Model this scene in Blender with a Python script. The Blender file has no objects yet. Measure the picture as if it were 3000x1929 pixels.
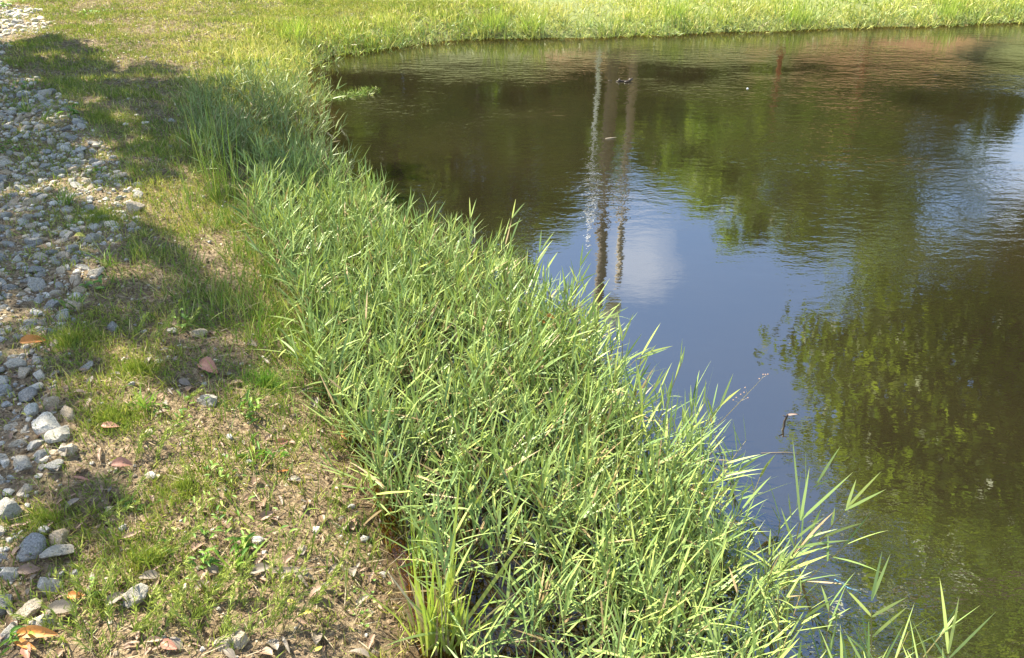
import bpy, math, random
import numpy as np
from mathutils import Vector, Matrix, Euler

R = math.radians
random.seed(7)
rng = np.random.default_rng(11)
C = bpy.context.scene.collection
S = bpy.context.scene

# ------------------------------------------------------------------ camera
W0, H0, FPX = 3000.0, 1929.0, 2355.0        # photograph size and focal length in its pixels
PITCH, CAMZ = R(30.0), 1.90                  # water is z = 0
cam = bpy.data.cameras.new('camera'); cam_o = bpy.data.objects.new('camera', cam); C.objects.link(cam_o)
cam.sensor_width = 36.0; cam.lens = 36.0*FPX/W0; cam.clip_start = 0.05; cam.clip_end = 2000
cam_o.location = (0, 0, CAMZ); cam_o.rotation_euler = (R(90)-PITCH, 0, 0)
S.camera = cam_o

# ------------------------------------------------------------------ sky and sun
SUN_EL, SUN_AZ = R(50.0), R(-50.0)           # azimuth from +Y, negative = left of the view
world = bpy.data.worlds.new('World'); S.world = world; world.use_nodes = True
wn, wl = world.node_tree.nodes, world.node_tree.links
wn.clear()
wo = wn.new('ShaderNodeOutputWorld'); bg = wn.new('ShaderNodeBackground'); bg.inputs[1].default_value = 0.09
sky = wn.new('ShaderNodeTexSky'); sky.sky_type = 'NISHITA'; sky.sun_disc = False
sky.sun_elevation = SUN_EL; sky.sun_rotation = SUN_AZ; sky.air_density = 1.0; sky.dust_density = 0.6; sky.ozone_density = 1.5
tc = wn.new('ShaderNodeTexCoord')
def wmath(op, a, b=None, clamp=False):
    n = wn.new('ShaderNodeMath'); n.operation = op; n.use_clamp = clamp
    for i, v in enumerate((a, b)):
        if v is None: continue
        if hasattr(v, 'links'): wl.new(v, n.inputs[i])
        else: n.inputs[i].default_value = v
    return n.outputs[0]
def az_el(a, e):
    a, e = R(a), R(e); return (math.sin(a)*math.cos(e), math.cos(a)*math.cos(e), math.sin(e))
noi = wn.new('ShaderNodeTexNoise'); noi.inputs['Scale'].default_value = 9; noi.inputs['Detail'].default_value = 7
noi.inputs['Roughness'].default_value = 0.6
wl.new(tc.outputs['Generated'], noi.inputs['Vector'])
cl_total = None
for (a, e, rad, amp) in ((9.9, 25.0, 3.4, 0.36), (15, 19.8, 2.0, 0.35), (36, 15, 5, 0.5), (-40, 35, 12, 0.7), (120, 40, 25, 0.7), (-140, 35, 30, 0.7)):
    d = wn.new('ShaderNodeVectorMath'); d.operation = 'DISTANCE'; wl.new(tc.outputs['Generated'], d.inputs[0])
    d.inputs[1].default_value = az_el(a, e)
    f = wmath('SUBTRACT', 1.0, wmath('DIVIDE', d.outputs['Value'], math.sin(R(rad))))
    f = wmath('ADD', wmath('MULTIPLY', f, 1.3), wmath('MULTIPLY', wmath('SUBTRACT', noi.outputs['Fac'], 0.5), 2.6))
    f = wmath('MULTIPLY', wmath('MULTIPLY', f, 1.0, True), amp)
    cl_total = f if cl_total is None else wmath('MAXIMUM', cl_total, f)
mx = wn.new('ShaderNodeMixRGB'); wl.new(cl_total, mx.inputs[0])
tn = wn.new('ShaderNodeMixRGB'); tn.blend_type = 'MULTIPLY'; tn.inputs[0].default_value = 1; tn.inputs[2].default_value = (.96, 1.02, 1.08, 1)
wl.new(sky.outputs[0], tn.inputs[1]); wl.new(tn.outputs[0], mx.inputs[1])
mx.inputs[2].default_value = (9.5, 9.6, 9.8, 1)
wl.new(mx.outputs[0], bg.inputs[0]); wl.new(bg.outputs[0], wo.inputs[0])

sun = bpy.data.lights.new('sun', 'SUN'); sun.energy = 5.0; sun.angle = R(0.5); sun.color = (1.0, 0.93, 0.75)
sun_o = bpy.data.objects.new('sun', sun); C.objects.link(sun_o)
sd = Vector((math.sin(SUN_AZ)*math.cos(SUN_EL), math.cos(SUN_AZ)*math.cos(SUN_EL), math.sin(SUN_EL)))
sun_o.rotation_euler = sd.to_track_quat('Z', 'Y').to_euler(); sun_o.location = sd*60
S.view_settings.view_transform = 'Standard'; S.view_settings.look = 'None'
S.view_settings.gamma = 1; S.view_settings.exposure = 1.85
S.render.engine = 'CYCLES'
S.cycles.max_bounces = 6; S.cycles.transparent_max_bounces = 8
S.cycles.diffuse_bounces = 3; S.cycles.glossy_bounces = 3; S.cycles.transmission_bounces = 4
S.cycles.sample_clamp_indirect = 6

# ------------------------------------------------------------------ helpers
def tag(o, label=None, cat=None, group=None, kind=None):
    if label: o['label'] = label
    if cat: o['category'] = cat
    if group: o['group'] = group
    if kind: o['kind'] = kind
    return o
def empty(name, loc=(0, 0, 0), rz=0.0):
    o = bpy.data.objects.new(name, None); C.objects.link(o); o.location = loc; o.rotation_euler = (0, 0, rz)
    o.empty_display_size = 0.1
    return o
def mesh_np(name, V, quads=None, tris=None, attrs=None, smooth=True):
    V = np.ascontiguousarray(V, dtype=np.float32).reshape(-1, 3)
    loops, starts, n = [], [], 0
    if quads is not None and len(quads):
        q = np.asarray(quads, dtype=np.int32).reshape(-1, 4); loops.append(q.ravel()); starts.append(np.arange(len(q))*4); n = len(q)*4
    if tris is not None and len(tris):
        t = np.asarray(tris, dtype=np.int32).reshape(-1, 3); loops.append(t.ravel()); starts.append(n+np.arange(len(t))*3)
    L = np.concatenate(loops); st = np.concatenate(starts).astype(np.int32)
    me = bpy.data.meshes.new(name)
    me.vertices.add(len(V)); me.vertices.foreach_set('co', V.ravel())
    me.loops.add(len(L)); me.loops.foreach_set('vertex_index', L)
    me.polygons.add(len(st)); me.polygons.foreach_set('loop_start', st)
    me.update(calc_edges=True)
    me.polygons.foreach_set('use_smooth', np.full(len(st), smooth, dtype=bool))
    for k, a in (attrs or {}).items():
        at = me.attributes.new(k, 'FLOAT', 'POINT'); at.data.foreach_set('value', np.asarray(a, dtype=np.float32).ravel())
    me.validate()
    return me
def link(name, me, mat, parent=None, loc=None):
    o = bpy.data.objects.new(name, me); C.objects.link(o)
    if mat and not me.materials: me.materials.append(mat)
    if parent: o.parent = parent
    if loc is not None: o.location = loc
    return o
class Pile:                       # collects numpy pieces of one mesh
    def __init__(s): s.V, s.Q, s.T, s.A, s.B, s.n = [], [], [], [], [], 0
    def add(s, V, Q=None, T=None, tint=None, along=None):
        V = V.reshape(-1, 3)
        s.V.append(V)
        if Q is not None and len(Q): s.Q.append(np.asarray(Q).reshape(-1, 4)+s.n)
        if T is not None and len(T): s.T.append(np.asarray(T).reshape(-1, 3)+s.n)
        s.A.append(np.zeros(len(V)) if tint is None else np.broadcast_to(tint, (len(V),)).astype(float).ravel())
        s.B.append(np.zeros(len(V)) if along is None else np.broadcast_to(along, (len(V),)).astype(float).ravel())
        s.n += len(V)
    def mesh(s, name, smooth=True):
        return mesh_np(name, np.concatenate(s.V), np.concatenate(s.Q) if s.Q else None, np.concatenate(s.T) if s.T else None,
                       {'tint': np.concatenate(s.A), 'along': np.concatenate(s.B)}, smooth)
def unit(a): return a/np.maximum(np.linalg.norm(a, axis=-1, keepdims=True), 1e-9)
def h2(ix, iy, seed=0):
    v = np.sin(ix*127.1+iy*311.7+seed*74.7)*43758.5453
    return v-np.floor(v)
def vnoise(x, y, seed=0):
    ix, iy = np.floor(x), np.floor(y); fx, fy = x-ix, y-iy
    fx = fx*fx*(3-2*fx); fy = fy*fy*(3-2*fy)
    a, b, c, d = h2(ix, iy, seed), h2(ix+1, iy, seed), h2(ix, iy+1, seed), h2(ix+1, iy+1, seed)
    return (a*(1-fx)+b*fx)*(1-fy)+(c*(1-fx)+d*fx)*fy
def fbm(x, y, seed=0, oc=4):
    s, a, t = 0, 1.0, 0
    for i in range(oc):
        s = s+a*vnoise(x, y, seed+i*13); t += a; a *= 0.5; x = x*2.03; y = y*2.03
    return s/t
def ss(a, b, x):
    t = np.clip((x-a)/(b-a), 0, 1); return t*t*(3-2*t)

# pixel of the photograph -> point on the horizontal plane z, and back
cp, sp = math.cos(PITCH), math.sin(PITCH)
def P(u, v, z=0.0):
    u = np.asarray(u, float); v = np.asarray(v, float)
    x = (u-W0/2)/FPX; yc = (H0/2-v)/FPX
    f = cp+yc*sp; d = sp-yc*cp
    t = (CAMZ-z)/d
    return np.stack([x*t, f*t], -1)
def proj(x, y, z):
    dz = z-CAMZ
    depth = y*cp-dz*sp; up = y*sp+dz*cp
    depth = np.maximum(depth, 1e-3)
    return W0/2+FPX*x/depth, H0/2-FPX*up/depth, depth
def inpoly(px, py, poly):
    r = np.zeros(np.shape(px), bool); n = len(poly)
    for i in range(n):
        x1, y1 = poly[i]; x2, y2 = poly[(i+1) % n]
        if y1 == y2: continue
        c = ((y1 > py) != (y2 > py)) & (px < (x2-x1)*(py-y1)/(y2-y1)+x1)
        r ^= c
    return r

# ------------------------------------------------------------------ the shore and the lie of the land
shore_px = [(1330, 2150), (1260, 1929), (1215, 1760), (1165, 1600), (1120, 1450), (1030, 1300), (985, 1150), (940, 1000), (890, 850), (850, 720),
            (835, 600), (850, 500), (880, 420), (900, 340), (885, 270), (870, 215), (900, 185), (960, 164), (1060, 149), (1160, 133), (1300, 120), (1500, 112),
            (1750, 109), (2000, 100), (2250, 90), (2500, 82), (2750, 75), (3000, 66), (3200, 56)]
sp_w = [tuple(P(u, v)) for u, v in shore_px]
pond = [(0.6, -2.5), (0.1, -0.3)]+sp_w+[(10.4, 12.0), (12.2, 10.6), (9.6, 7.2), (7.2, 3.6), (5.4, 0), (3.6, -3.4), (1.8, -4.2)]
def smooth_poly(pts, k=6):
    out = []; n = len(pts)
    for i in range(n):
        p0, p1, p2, p3 = (np.array(pts[(i+j-1) % n]) for j in range(4))
        for s in range(k):
            t = s/k
            out.append(0.5*((2*p1)+(-p0+p2)*t+(2*p0-5*p1+4*p2-p3)*t*t+(-p0+3*p1-3*p2+p3)*t**3))
    return np.array(out)
pondS = smooth_poly(pond)
pondS += (np.stack([fbm(pondS[:, 0]*2, pondS[:, 1]*2, 3), fbm(pondS[:, 0]*2, pondS[:, 1]*2, 9)], -1)-0.5)*(0.12+0.22*ss(6, 8, pondS[:, 1]))[:, None]
def sdist(x, y):
    x = x.ravel(); y = y.ravel(); out = np.empty(len(x))
    A = pondS; B = np.roll(pondS, -1, 0); D = B-A; L2 = (D**2).sum(1)
    for s in range(0, len(x), 20000):
        X = x[s:s+20000, None]; Y = y[s:s+20000, None]
        t = np.clip(((X-A[:, 0])*D[:, 0]+(Y-A[:, 1])*D[:, 1])/L2, 0, 1)
        d = np.sqrt(((X-A[:, 0]-t*D[:, 0])**2+(Y-A[:, 1]-t*D[:, 1])**2).min(1))
        ins = inpoly(X[:, 0], Y[:, 0], [tuple(p) for p in A])
        out[s:s+20000] = np.where(ins, -d, d)
    return out
def axis(lo, hi, step, far_lo, far_hi):
    a = list(np.arange(lo, hi, step)); s = step; v = hi
    while v < far_hi: a.append(v); s *= 1.09; v += s
    a.append(far_hi); s = step; v = lo-step
    while v > far_lo: a.insert(0, v); s *= 1.09; v -= s
    a.insert(0, far_lo)
    return np.array(a)
GX = axis(-4.6, 2.6, 0.028, -400, 400); GY = axis(0.6, 8.5, 0.03, -200, 600)
gx, gy = np.meshgrid(GX, GY)
sd_ = sdist(gx, gy).reshape(gx.shape)
land = np.maximum(sd_, 0); wat = np.maximum(-sd_, 0)
z = 0.22*(1-np.exp(-land/0.45))+0.025*np.minimum(land, 8)
z += 1.7*ss(14.5, 20, gy)*ss(0.5, 4, land)+7*ss(40, 90, gy)
z += (fbm(gx*1.3, gy*1.3, 21)-0.5)*0.14*ss(0.1, 1.0, land)*(1-ss(14, 30, np.hypot(gx, gy)))
z += (fbm(gx*9, gy*9, 31)-0.5)*0.035*ss(0.0, 0.2, land)
z += (fbm(gx*30, gy*30, 41, 2)-0.5)*0.014*ss(0.0, 0.1, land)
z -= 0.5*(1-np.exp(-wat/1.1))+0.012*ss(0, 0.05, wat)
GZ = z
def samp(G, x, y):
    x = np.asarray(x, float); y = np.asarray(y, float)
    i = np.clip(np.searchsorted(GX, x)-1, 0, len(GX)-2); j = np.clip(np.searchsorted(GY, y)-1, 0, len(GY)-2)
    fx = np.clip((x-GX[i])/(GX[i+1]-GX[i]), 0, 1); fy = np.clip((y-GY[j])/(GY[j+1]-GY[j]), 0, 1)
    return (G[j, i]*(1-fx)+G[j, i+1]*fx)*(1-fy)+(G[j+1, i]*(1-fx)+G[j+1, i+1]*fx)*fy
def gh(x, y): return samp(GZ, x, y)
def at(u, v):                       # point of the ground seen at a pixel
    zz = 0.15
    for _ in range(8):
        p = P(u, v, zz); zz = 0.5*zz+0.5*float(gh(p[0], p[1]))
    return Vector((float(p[0]), float(p[1]), float(gh(p[0], p[1]))))

# ------------------------------------------------------------------ materials
def newmat(name):
    m = bpy.data.materials.new(name); m.use_nodes = True; nt = m.node_tree; nt.nodes.clear()
    return m, nt, nt.nodes.new('ShaderNodeOutputMaterial')
class NT:
    def __init__(s, nt): s.t = nt
    def n(s, typ, **k):
        nd = s.t.nodes.new(typ)
        for a, b in k.items(): setattr(nd, a, b)
        return nd
    def l(s, a, b): s.t.links.new(a, b)
    def math(s, op, a, b=None, clamp=False):
        n = s.n('ShaderNodeMath', operation=op, use_clamp=clamp)
        for i, v in enumerate((a, b)):
            if v is None: continue
            if hasattr(v, 'links'): s.l(v, n.inputs[i])
            else: n.inputs[i].default_value = v
        return n.outputs[0]
    def noise(s, scale, detail=4, rough=0.55, vec=None):
        n = s.n('ShaderNodeTexNoise'); n.inputs['Scale'].default_value = scale; n.inputs['Detail'].default_value = detail
        n.inputs['Roughness'].default_value = rough
        if vec is not None: s.l(vec, n.inputs['Vector'])
        return n.outputs['Fac']
    def ramp(s, fac, stops):
        r = s.n('ShaderNodeValToRGB'); e = r.color_ramp.elements
        while len(e) < len(stops): e.new(0.5)
        for el, (p, c) in zip(e, stops): el.position = p; el.color = (c[0], c[1], c[2], 1)
        if fac is not None: s.l(fac, r.inputs[0])
        return r.outputs[0]
    def mix(s, f, a, b, blend='MIX'):
        n = s.n('ShaderNodeMixRGB', blend_type=blend)
        for i, v in enumerate((f, a, b)):
            if hasattr(v, 'links'): s.l(v, n.inputs[i])
            elif isinstance(v, tuple): n.inputs[i].default_value = (v[0], v[1], v[2], 1)
            else: n.inputs[i].default_value = v
        return n.outputs[0]
    def attr(s, name): return s.n('ShaderNodeAttribute', attribute_name=name).outputs['Fac']
    def obj(s): return s.n('ShaderNodeTexCoord').outputs['Object']
def leaf_mat(name, stops, tip=None, base=None, transl=0.16, rough=0.42, patch=None, dim=0.82):
    m, nt, out = newmat(name); N = NT(nt)
    col = N.ramp(N.attr('tint'), [(p_, tuple(q_*dim for q_ in c_)) for p_, c_ in stops])
    if patch is not None:
        pn = N.noise(patch[0], 3, 0.5, N.n('ShaderNodeNewGeometry').outputs['Position'])
        f = N.math('MULTIPLY', N.math('SUBTRACT', pn, patch[2]), 6.0, True)
        col = N.mix(N.math('MULTIPLY', f, patch[3]), col, patch[1])
    al = N.attr('along')
    if tip: col = N.mix(N.math('MULTIPLY', N.math('SUBTRACT', al, 0.8), 3.0, True), col, tip)
    if base: col = N.mix(N.math('SUBTRACT', 1.0, N.math('MULTIPLY', al, 5.0), True), col, base)
    b = N.n('ShaderNodeBsdfPrincipled'); b.inputs['Roughness'].default_value = rough
    b.inputs['Specular IOR Level'].default_value = 0.22
    N.l(col, b.inputs['Base Color'])
    t = N.n('ShaderNodeBsdfTranslucent'); N.l(N.mix(1.0, col, (1.0, 1.05, 0.62), 'MULTIPLY'), t.inputs[0])
    tc2 = N.n('ShaderNodeMixRGB')
    ms = N.n('ShaderNodeMixShader'); ms.inputs[0].default_value = transl
    N.l(b.outputs[0], ms.inputs[1]); N.l(t.outputs[0], ms.inputs[2]); N.l(ms.outputs[0], out.inputs[0])
    nt.nodes.remove(tc2)
    return m
def plain(name, col, rough=0.7, metal=0, noise=None, bump=0.0):
    m, nt, out = newmat(name); N = NT(nt)
    b = N.n('ShaderNodeBsdfPrincipled'); b.inputs['Roughness'].default_value = rough; b.inputs['Metallic'].default_value = metal
    nz = N.noise(noise[0] if noise else 8, 5, 0.6, N.obj())
    lo = tuple(c*(noise[1] if noise else 0.8) for c in col); hi = tuple(min(1, c*(noise[2] if noise else 1.2)) for c in col)
    N.l(N.ramp(nz, [(0.3, lo), (0.7, hi)]), b.inputs['Base Color'])
    if bump:
        bp = N.n('ShaderNodeBump'); bp.inputs['Distance'].default_value = bump; N.l(nz, bp.inputs['Height']); N.l(bp.outputs[0], b.inputs['Normal'])
    N.l(b.outputs[0], out.inputs[0]); return m

M = {}
M['reed'] = leaf_mat('reed_leaf', [(0.0, (.11, .19, .065)), (.3, (.21, .31, .10)), (.65, (.40, .50, .15)), (.93, (.48, .53, .13)), (.97, (.46, .38, .19)), (1, (.46, .34, .18))],
                     tip=(.36, .36, .15))
M['reedblue'] = leaf_mat('reed_leaf_blue', [(0.0, (.14, .20, .07)), (.5, (.26, .34, .12)), (.94, (.40, .47, .17)), (1, (.44, .36, .19))], tip=(.32, .36, .18))
M['stem'] = leaf_mat('reed_stem', [(0.0, (.17, .17, .06)), (.5, (.24, .21, .09)), (1, (.33, .22, .12))], transl=0.1)
M['bright'] = leaf_mat('bright_blade', [(0.0, (.20, .30, .045)), (.5, (.33, .43, .08)), (1, (.48, .53, .13))], transl=0.3, dim=1.0, base=(.35, .33, .13))
M['sprigm'] = leaf_mat('sprig_needle', [(0.0, (.17, .24, .04)), (.6, (.32, .40, .07)), (1, (.48, .52, .12))])
M['meadow'] = leaf_mat('meadow_blade', [(0.0, (.15, .21, .04)), (.4, (.30, .36, .075)), (.75, (.48, .47, .14)), (1, (.60, .51, .25))],
                       patch=(0.7, (.46, .42, .16), 0.48, 0.5), transl=0.24, dim=1.14)
M['short'] = leaf_mat('short_blade', [(0.0, (.10, .16, .025)), (.45, (.22, .28, .045)), (.8, (.42, .42, .10)), (1, (.54, .43, .19))], transl=0.22, dim=1.08)
M['sedge'] = leaf_mat('sedge_blade', [(0.0, (.10, .18, .03)), (.55, (.20, .30, .05)), (.88, (.37, .40, .11)), (1, (.52, .44, .23))], dim=1.0)
M['weed'] = leaf_mat('weed_leaf', [(0.0, (.13, .26, .05)), (.6, (.22, .38, .07)), (1, (.36, .46, .10))], transl=0.28)
M['straw'] = leaf_mat('dry_straw', [(0.0, (.10, .06, .035)), (.4, (.26, .18, .10)), (.8, (.48, .38, .23)), (1, (.62, .53, .37))], transl=0.12, rough=0.8)
M['crown'] = leaf_mat('tree_leaf', [(0.0, (.07, .13, .025)), (.5, (.19, .29, .045)), (1, (.40, .50, .09))], transl=0.5, dim=1.0)
M['crown2'] = leaf_mat('tree_leaf_light', [(0.0, (.09, .15, .02)), (.5, (.20, .29, .03)), (1, (.36, .44, .05))], transl=0.55)
M['bark'] = plain('bark', (.13, .10, .075), 0.9, noise=(6, .5, 1.5), bump=0.03)
M['twig'] = plain('wet_twig', (.05, .035, .025), 0.4, noise=(30, .6, 1.6))
M['polewood'] = plain('pole_wood', (.20, .16, .12), 0.85, noise=(5, .7, 1.3))
M['polelight'] = plain('pale_pole', (.36, .30, .22), 0.8, noise=(5, .8, 1.2))
M['white'] = plain('white_paint', (.85, .85, .84), 0.35, noise=(3, .95, 1.05))
M['steel'] = plain('galvanised_steel', (.55, .56, .57), 0.4, 0.6, noise=(10, .85, 1.1))
M['orange'] = plain('orange_plastic', (.34, .11, .045), 0.45, noise=(4, .9, 1.1))
def deadleaf(name, c1, c2, spot):
    m, nt, out = newmat(name); N = NT(nt)
    b = N.n('ShaderNodeBsdfPrincipled'); b.inputs['Roughness'].default_value = 0.55
    o = N.obj()
    col = N.ramp(N.noise(25, 5, 0.6, o), [(.3, c1), (.7, c2)])
    sp_ = N.math('MULTIPLY', N.math('SUBTRACT', N.noise(70, 3, 0.6, o), 0.62), 9, True)
    N.l(N.mix(sp_, col, spot), b.inputs['Base Color'])
    t = N.n('ShaderNodeBsdfTranslucent'); N.l(col, t.inputs[0])
    ms = N.n('ShaderNodeMixShader'); ms.inputs[0].default_value = 0.18
    N.l(b.outputs[0], ms.inputs[1]); N.l(t.outputs[0], ms.inputs[2]); N.l(ms.outputs[0], out.inputs[0]); return m
M['dl_orange'] = deadleaf('orange_dead_leaf', (.42, .15, .03), (.62, .27, .06), (.20, .06, .02))
M['dl_red'] = deadleaf('red_dead_leaf', (.26, .10, .065), (.46, .24, .16), (.13, .06, .04))
M['dl_brown'] = deadleaf('brown_dead_leaf', (.20, .12, .075), (.36, .24, .16), (.10, .06, .04))
M['dl_grey'] = deadleaf('grey_dead_leaf', (.15, .12, .095), (.30, .25, .19), (.09, .07, .05))
M['dl_yellow'] = deadleaf('yellow_dead_leaf', (.55, .48, .08), (.66, .62, .12), (.35, .25, .05))
def rock_mat(name, sc):
    m, nt, out = newmat(name); N = NT(nt); o = N.obj()
    info = N.n('ShaderNodeObjectInfo')
    hv = N.math('FRACT', N.math('ADD', N.attr('tint'), info.outputs['Random']))
    base = N.ramp(hv, [(0, (.28, .27, .25)), (.3, (.40, .375, .33)), (.55, (.54, .48, .38)), (.75, (.56, .42, .26)), (.9, (.70, .65, .55)), (1, (.30, .28, .25))])
    add = N.n('ShaderNodeVectorMath', operation='ADD'); N.l(o, add.inputs[0]); N.l(info.outputs['Random'], add.inputs[1])
    v = add.outputs[0]
    n1 = N.noise(sc, 6, 0.75, v); n2 = N.noise(sc*0.35, 4, 0.6, v)
    dark = N.math('MULTIPLY', N.math('SUBTRACT', 0.49, n1), 9, True)
    lite = N.math('MULTIPLY', N.math('SUBTRACT', n1, 0.55), 9, True)
    c = N.mix(N.math('MULTIPLY', dark, 0.72), base, (.06, .065, .07)); c = N.mix(N.math('MULTIPLY', lite, 0.6), c, (.82, .80, .75))
    st = N.math('MULTIPLY', N.math('SUBTRACT', n2, 0.56), 5, True)
    c = N.mix(N.math('MULTIPLY', st, 0.5), c, (.42, .30, .18))
    b = N.n('ShaderNodeBsdfPrincipled'); b.inputs['Roughness'].default_value = 0.75; N.l(c, b.inputs['Base Color'])
    bp = N.n('ShaderNodeBump'); bp.inputs['Strength'].default_value = 0.6; bp.inputs['Distance'].default_value = 0.25/sc*3
    N.l(n1, bp.inputs['Height']); N.l(bp.outputs[0], b.inputs['Normal']); N.l(b.outputs[0], out.inputs[0]); return m
M['rock'] = rock_mat('granite', 7.0); M['gravel'] = rock_mat('granite_gravel', 140.0)

def ground_mat():
    m, nt, out = newmat('bank_soil'); N = NT(nt)
    pos = N.n('ShaderNodeNewGeometry').outputs['Position']
    n1 = N.noise(2.2, 5, 0.6, pos); n2 = N.noise(55, 5, 0.7, pos); n3 = N.noise(260, 3, 0.7, pos); n4 = N.noise(9, 4, 0.6, pos)
    soil = N.ramp(n2, [(.30, (.045, .030, .018)), (.45, (.16, .108, .056)), (.58, (.31, .225, .125)), (.75, (.50, .39, .24))])
    soil = N.mix(N.math('MULTIPLY', N.math('SUBTRACT', n1, 0.45), 3.5, True), soil, N.mix(0.5, soil, (.20, .145, .10)))
    soil = N.mix(N.math('MULTIPLY', N.math('SUBTRACT', n3, 0.6), 7, True), soil, (.55, .46, .32))
    soil = N.mix(N.math('MULTIPLY', N.math('SUBTRACT', n4, 0.56), 6, True), soil, N.mix(0.6, soil, (.16, .19, .04)))
    # meadow soil under the far grass is greener, the slope behind it is pine straw on clay
    mead = N.attr('meadow')
    soil = N.mix(mead, soil, N.ramp(n2, [(.3, (.09, .12, .03)), (.7, (.22, .24, .07))]))
    clay = N.ramp(N.noise(0.9, 5, 0.6, pos), [(.3, (.14, .07, .035)), (.5, (.34, .15, .065)), (.7, (.40, .22, .11))])
    soil = N.mix(N.attr('clay'), soil, clay)
    mud = N.ramp(n2, [(.3, (.045, .028, .012)), (.7, (.15, .09, .035))])
    soil = N.mix(N.attr('mud'), soil, mud)
    b = N.n('ShaderNodeBsdfPrincipled'); b.inputs['Roughness'].default_value = 0.9; N.l(soil, b.inputs['Base Color'])
    bp = N.n('ShaderNodeBump'); bp.inputs['Strength'].default_value = 0.9; bp.inputs['Distance'].default_value = 0.012
    N.l(N.math('ADD', n2, N.math('MULTIPLY', n3, 0.4)), bp.inputs['Height']); N.l(bp.outputs[0], b.inputs['Normal'])
    N.l(b.outputs[0], out.inputs[0]); return m

def water_mat():
    m, nt, out = newmat('pond_water'); N = NT(nt)
    pos = N.n('ShaderNodeNewGeometry').outputs['Position']
    def mapped(sx, sy, rot=0.0):
        mp = N.n('ShaderNodeMapping'); mp.inputs['Scale'].default_value = (sx, sy, 1); mp.inputs['Rotation'].default_value = (0, 0, rot)
        N.l(pos, mp.inputs['Vector']); return mp.outputs[0]
    big = N.noise(0.55, 2, 0.5, mapped(1, 1))
    calm = N.attr('calm')                                   # 0 still .. 1 rippled, larger towards the open far side
    gust = N.math('MULTIPLY', N.math('ADD', N.math('MULTIPLY', N.math('SUBTRACT', big, 0.42), 3.5, True), 0.16), 0.85)
    amp = N.math('MULTIPLY', gust, calm)
    w1 = N.noise(1.0, 3, 0.55, mapped(7.5, 14, 0.12))
    w2 = N.noise(1.0, 2, 0.5, mapped(26, 46, -0.15))
    w3 = N.noise(1.0, 1, 0.5, mapped(3.2, 5.5, 0.3))
    hgt = N.math('ADD', N.math('ADD', N.math('MULTIPLY', w1, 0.0056), N.math('MULTIPLY', w2, 0.0011)), N.math('MULTIPLY', w3, 0.0035))
    hgt = N.math('MULTIPLY', hgt, amp)
    bp = N.n('ShaderNodeBump'); bp.inputs['Strength'].default_value = 1.0; bp.inputs['Distance'].default_value = 1.0
    N.l(hgt, bp.inputs['Height'])
    gl = N.n('ShaderNodeBsdfGlossy'); gl.inputs['Roughness'].default_value = 0.015; N.l(bp.outputs[0], gl.inputs['Normal'])
    gl.inputs[0].default_value = (1, 1, 1, 1)
    df = N.n('ShaderNodeBsdfDiffuse')
    N.l(N.ramp(N.noise(1.1, 3, 0.5, pos), [(.3, (.013, .011, .0055)), (.7, (.019, .0155, .0075))]), df.inputs[0])
    tr = N.n('ShaderNodeBsdfTransparent'); tr.inputs[0].default_value = (.80, .62, .36, 1)
    body = N.n('ShaderNodeMixShader'); N.l(N.attr('murk'), body.inputs[0]); N.l(tr.outputs[0], body.inputs[1]); N.l(df.outputs[0], body.inputs[2])
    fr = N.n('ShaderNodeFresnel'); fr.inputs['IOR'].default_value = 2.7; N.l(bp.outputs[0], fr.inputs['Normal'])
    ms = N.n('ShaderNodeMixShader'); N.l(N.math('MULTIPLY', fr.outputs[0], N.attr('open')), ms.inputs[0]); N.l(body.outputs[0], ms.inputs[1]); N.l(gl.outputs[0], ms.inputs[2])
    N.l(ms.outputs[0], out.inputs[0]); return m

# ------------------------------------------------------------------ ground and water
ny, nx = gx.shape
idx = np.arange(nx*ny).reshape(ny, nx)
quads = np.stack([idx[:-1, :-1], idx[:-1, 1:], idx[1:, 1:], idx[1:, :-1]], -1).reshape(-1, 4)
pu, pv, _ = proj(gx.ravel(), gy.ravel(), GZ.ravel())
meadow = ss(6.2, 9.5, gy.ravel()+0.5*gx.ravel()+1.5*(fbm(gx.ravel(), gy.ravel(), 5)-.5))*np.maximum(ss(0.0, 0.3, land.ravel()), ss(7, 8.5, gy.ravel())*(sd_.ravel() > -.2))*ss(250, 1100, pu)
clay = ss(15.5, 17, gy.ravel())*(1-ss(24, 27, gy.ravel()))*ss(-1, 1, gx.ravel())*(1-ss(9, 10.5, gx.ravel()))*.8*ss(.46, .62, fbm(gx.ravel()*.5, gy.ravel()*.35, 171))
me = mesh_np('ground', np.stack([gx, gy, GZ], -1), quads, None,
             {'meadow': meadow, 'clay': clay, 'mud': (1-ss(0.0, 0.07, GZ.ravel()))*(1-.95*ss(6, 8, gy.ravel()))})
ground = link('ground', me, ground_mat()); tag(ground, kind='structure')
WX = axis(-1.8, 3, 0.08, -4, 26); WY = axis(0.4, 10, 0.08, -10, 15)
wx, wy = np.meshgrid(WX, WY); n0, n1 = wx.shape
idx = np.arange(wx.size).reshape(n0, n1)
wd = -gh(wx.ravel(), wy.ravel())
murk = 1-np.exp(-np.maximum(wd, 0)*9.0)
calm = 0.35+0.65*ss(3.2, 6.0, wy.ravel())+0.25*ss(1.0, 3.0, wx.ravel())
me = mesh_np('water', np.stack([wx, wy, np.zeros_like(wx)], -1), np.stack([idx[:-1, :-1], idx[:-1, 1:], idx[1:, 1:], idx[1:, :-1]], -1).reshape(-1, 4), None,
             {'murk': murk, 'calm': calm, 'open': 0.16+0.84*ss(.35, .95, -samp(sd_, wx.ravel(), wy.ravel())+.45*ss(3, 5, wy.ravel()))})  # open: sky reflection painted weaker near the shore, so the shallows stay brown
water = link('water', me, water_mat()); tag(water, kind='structure')

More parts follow.
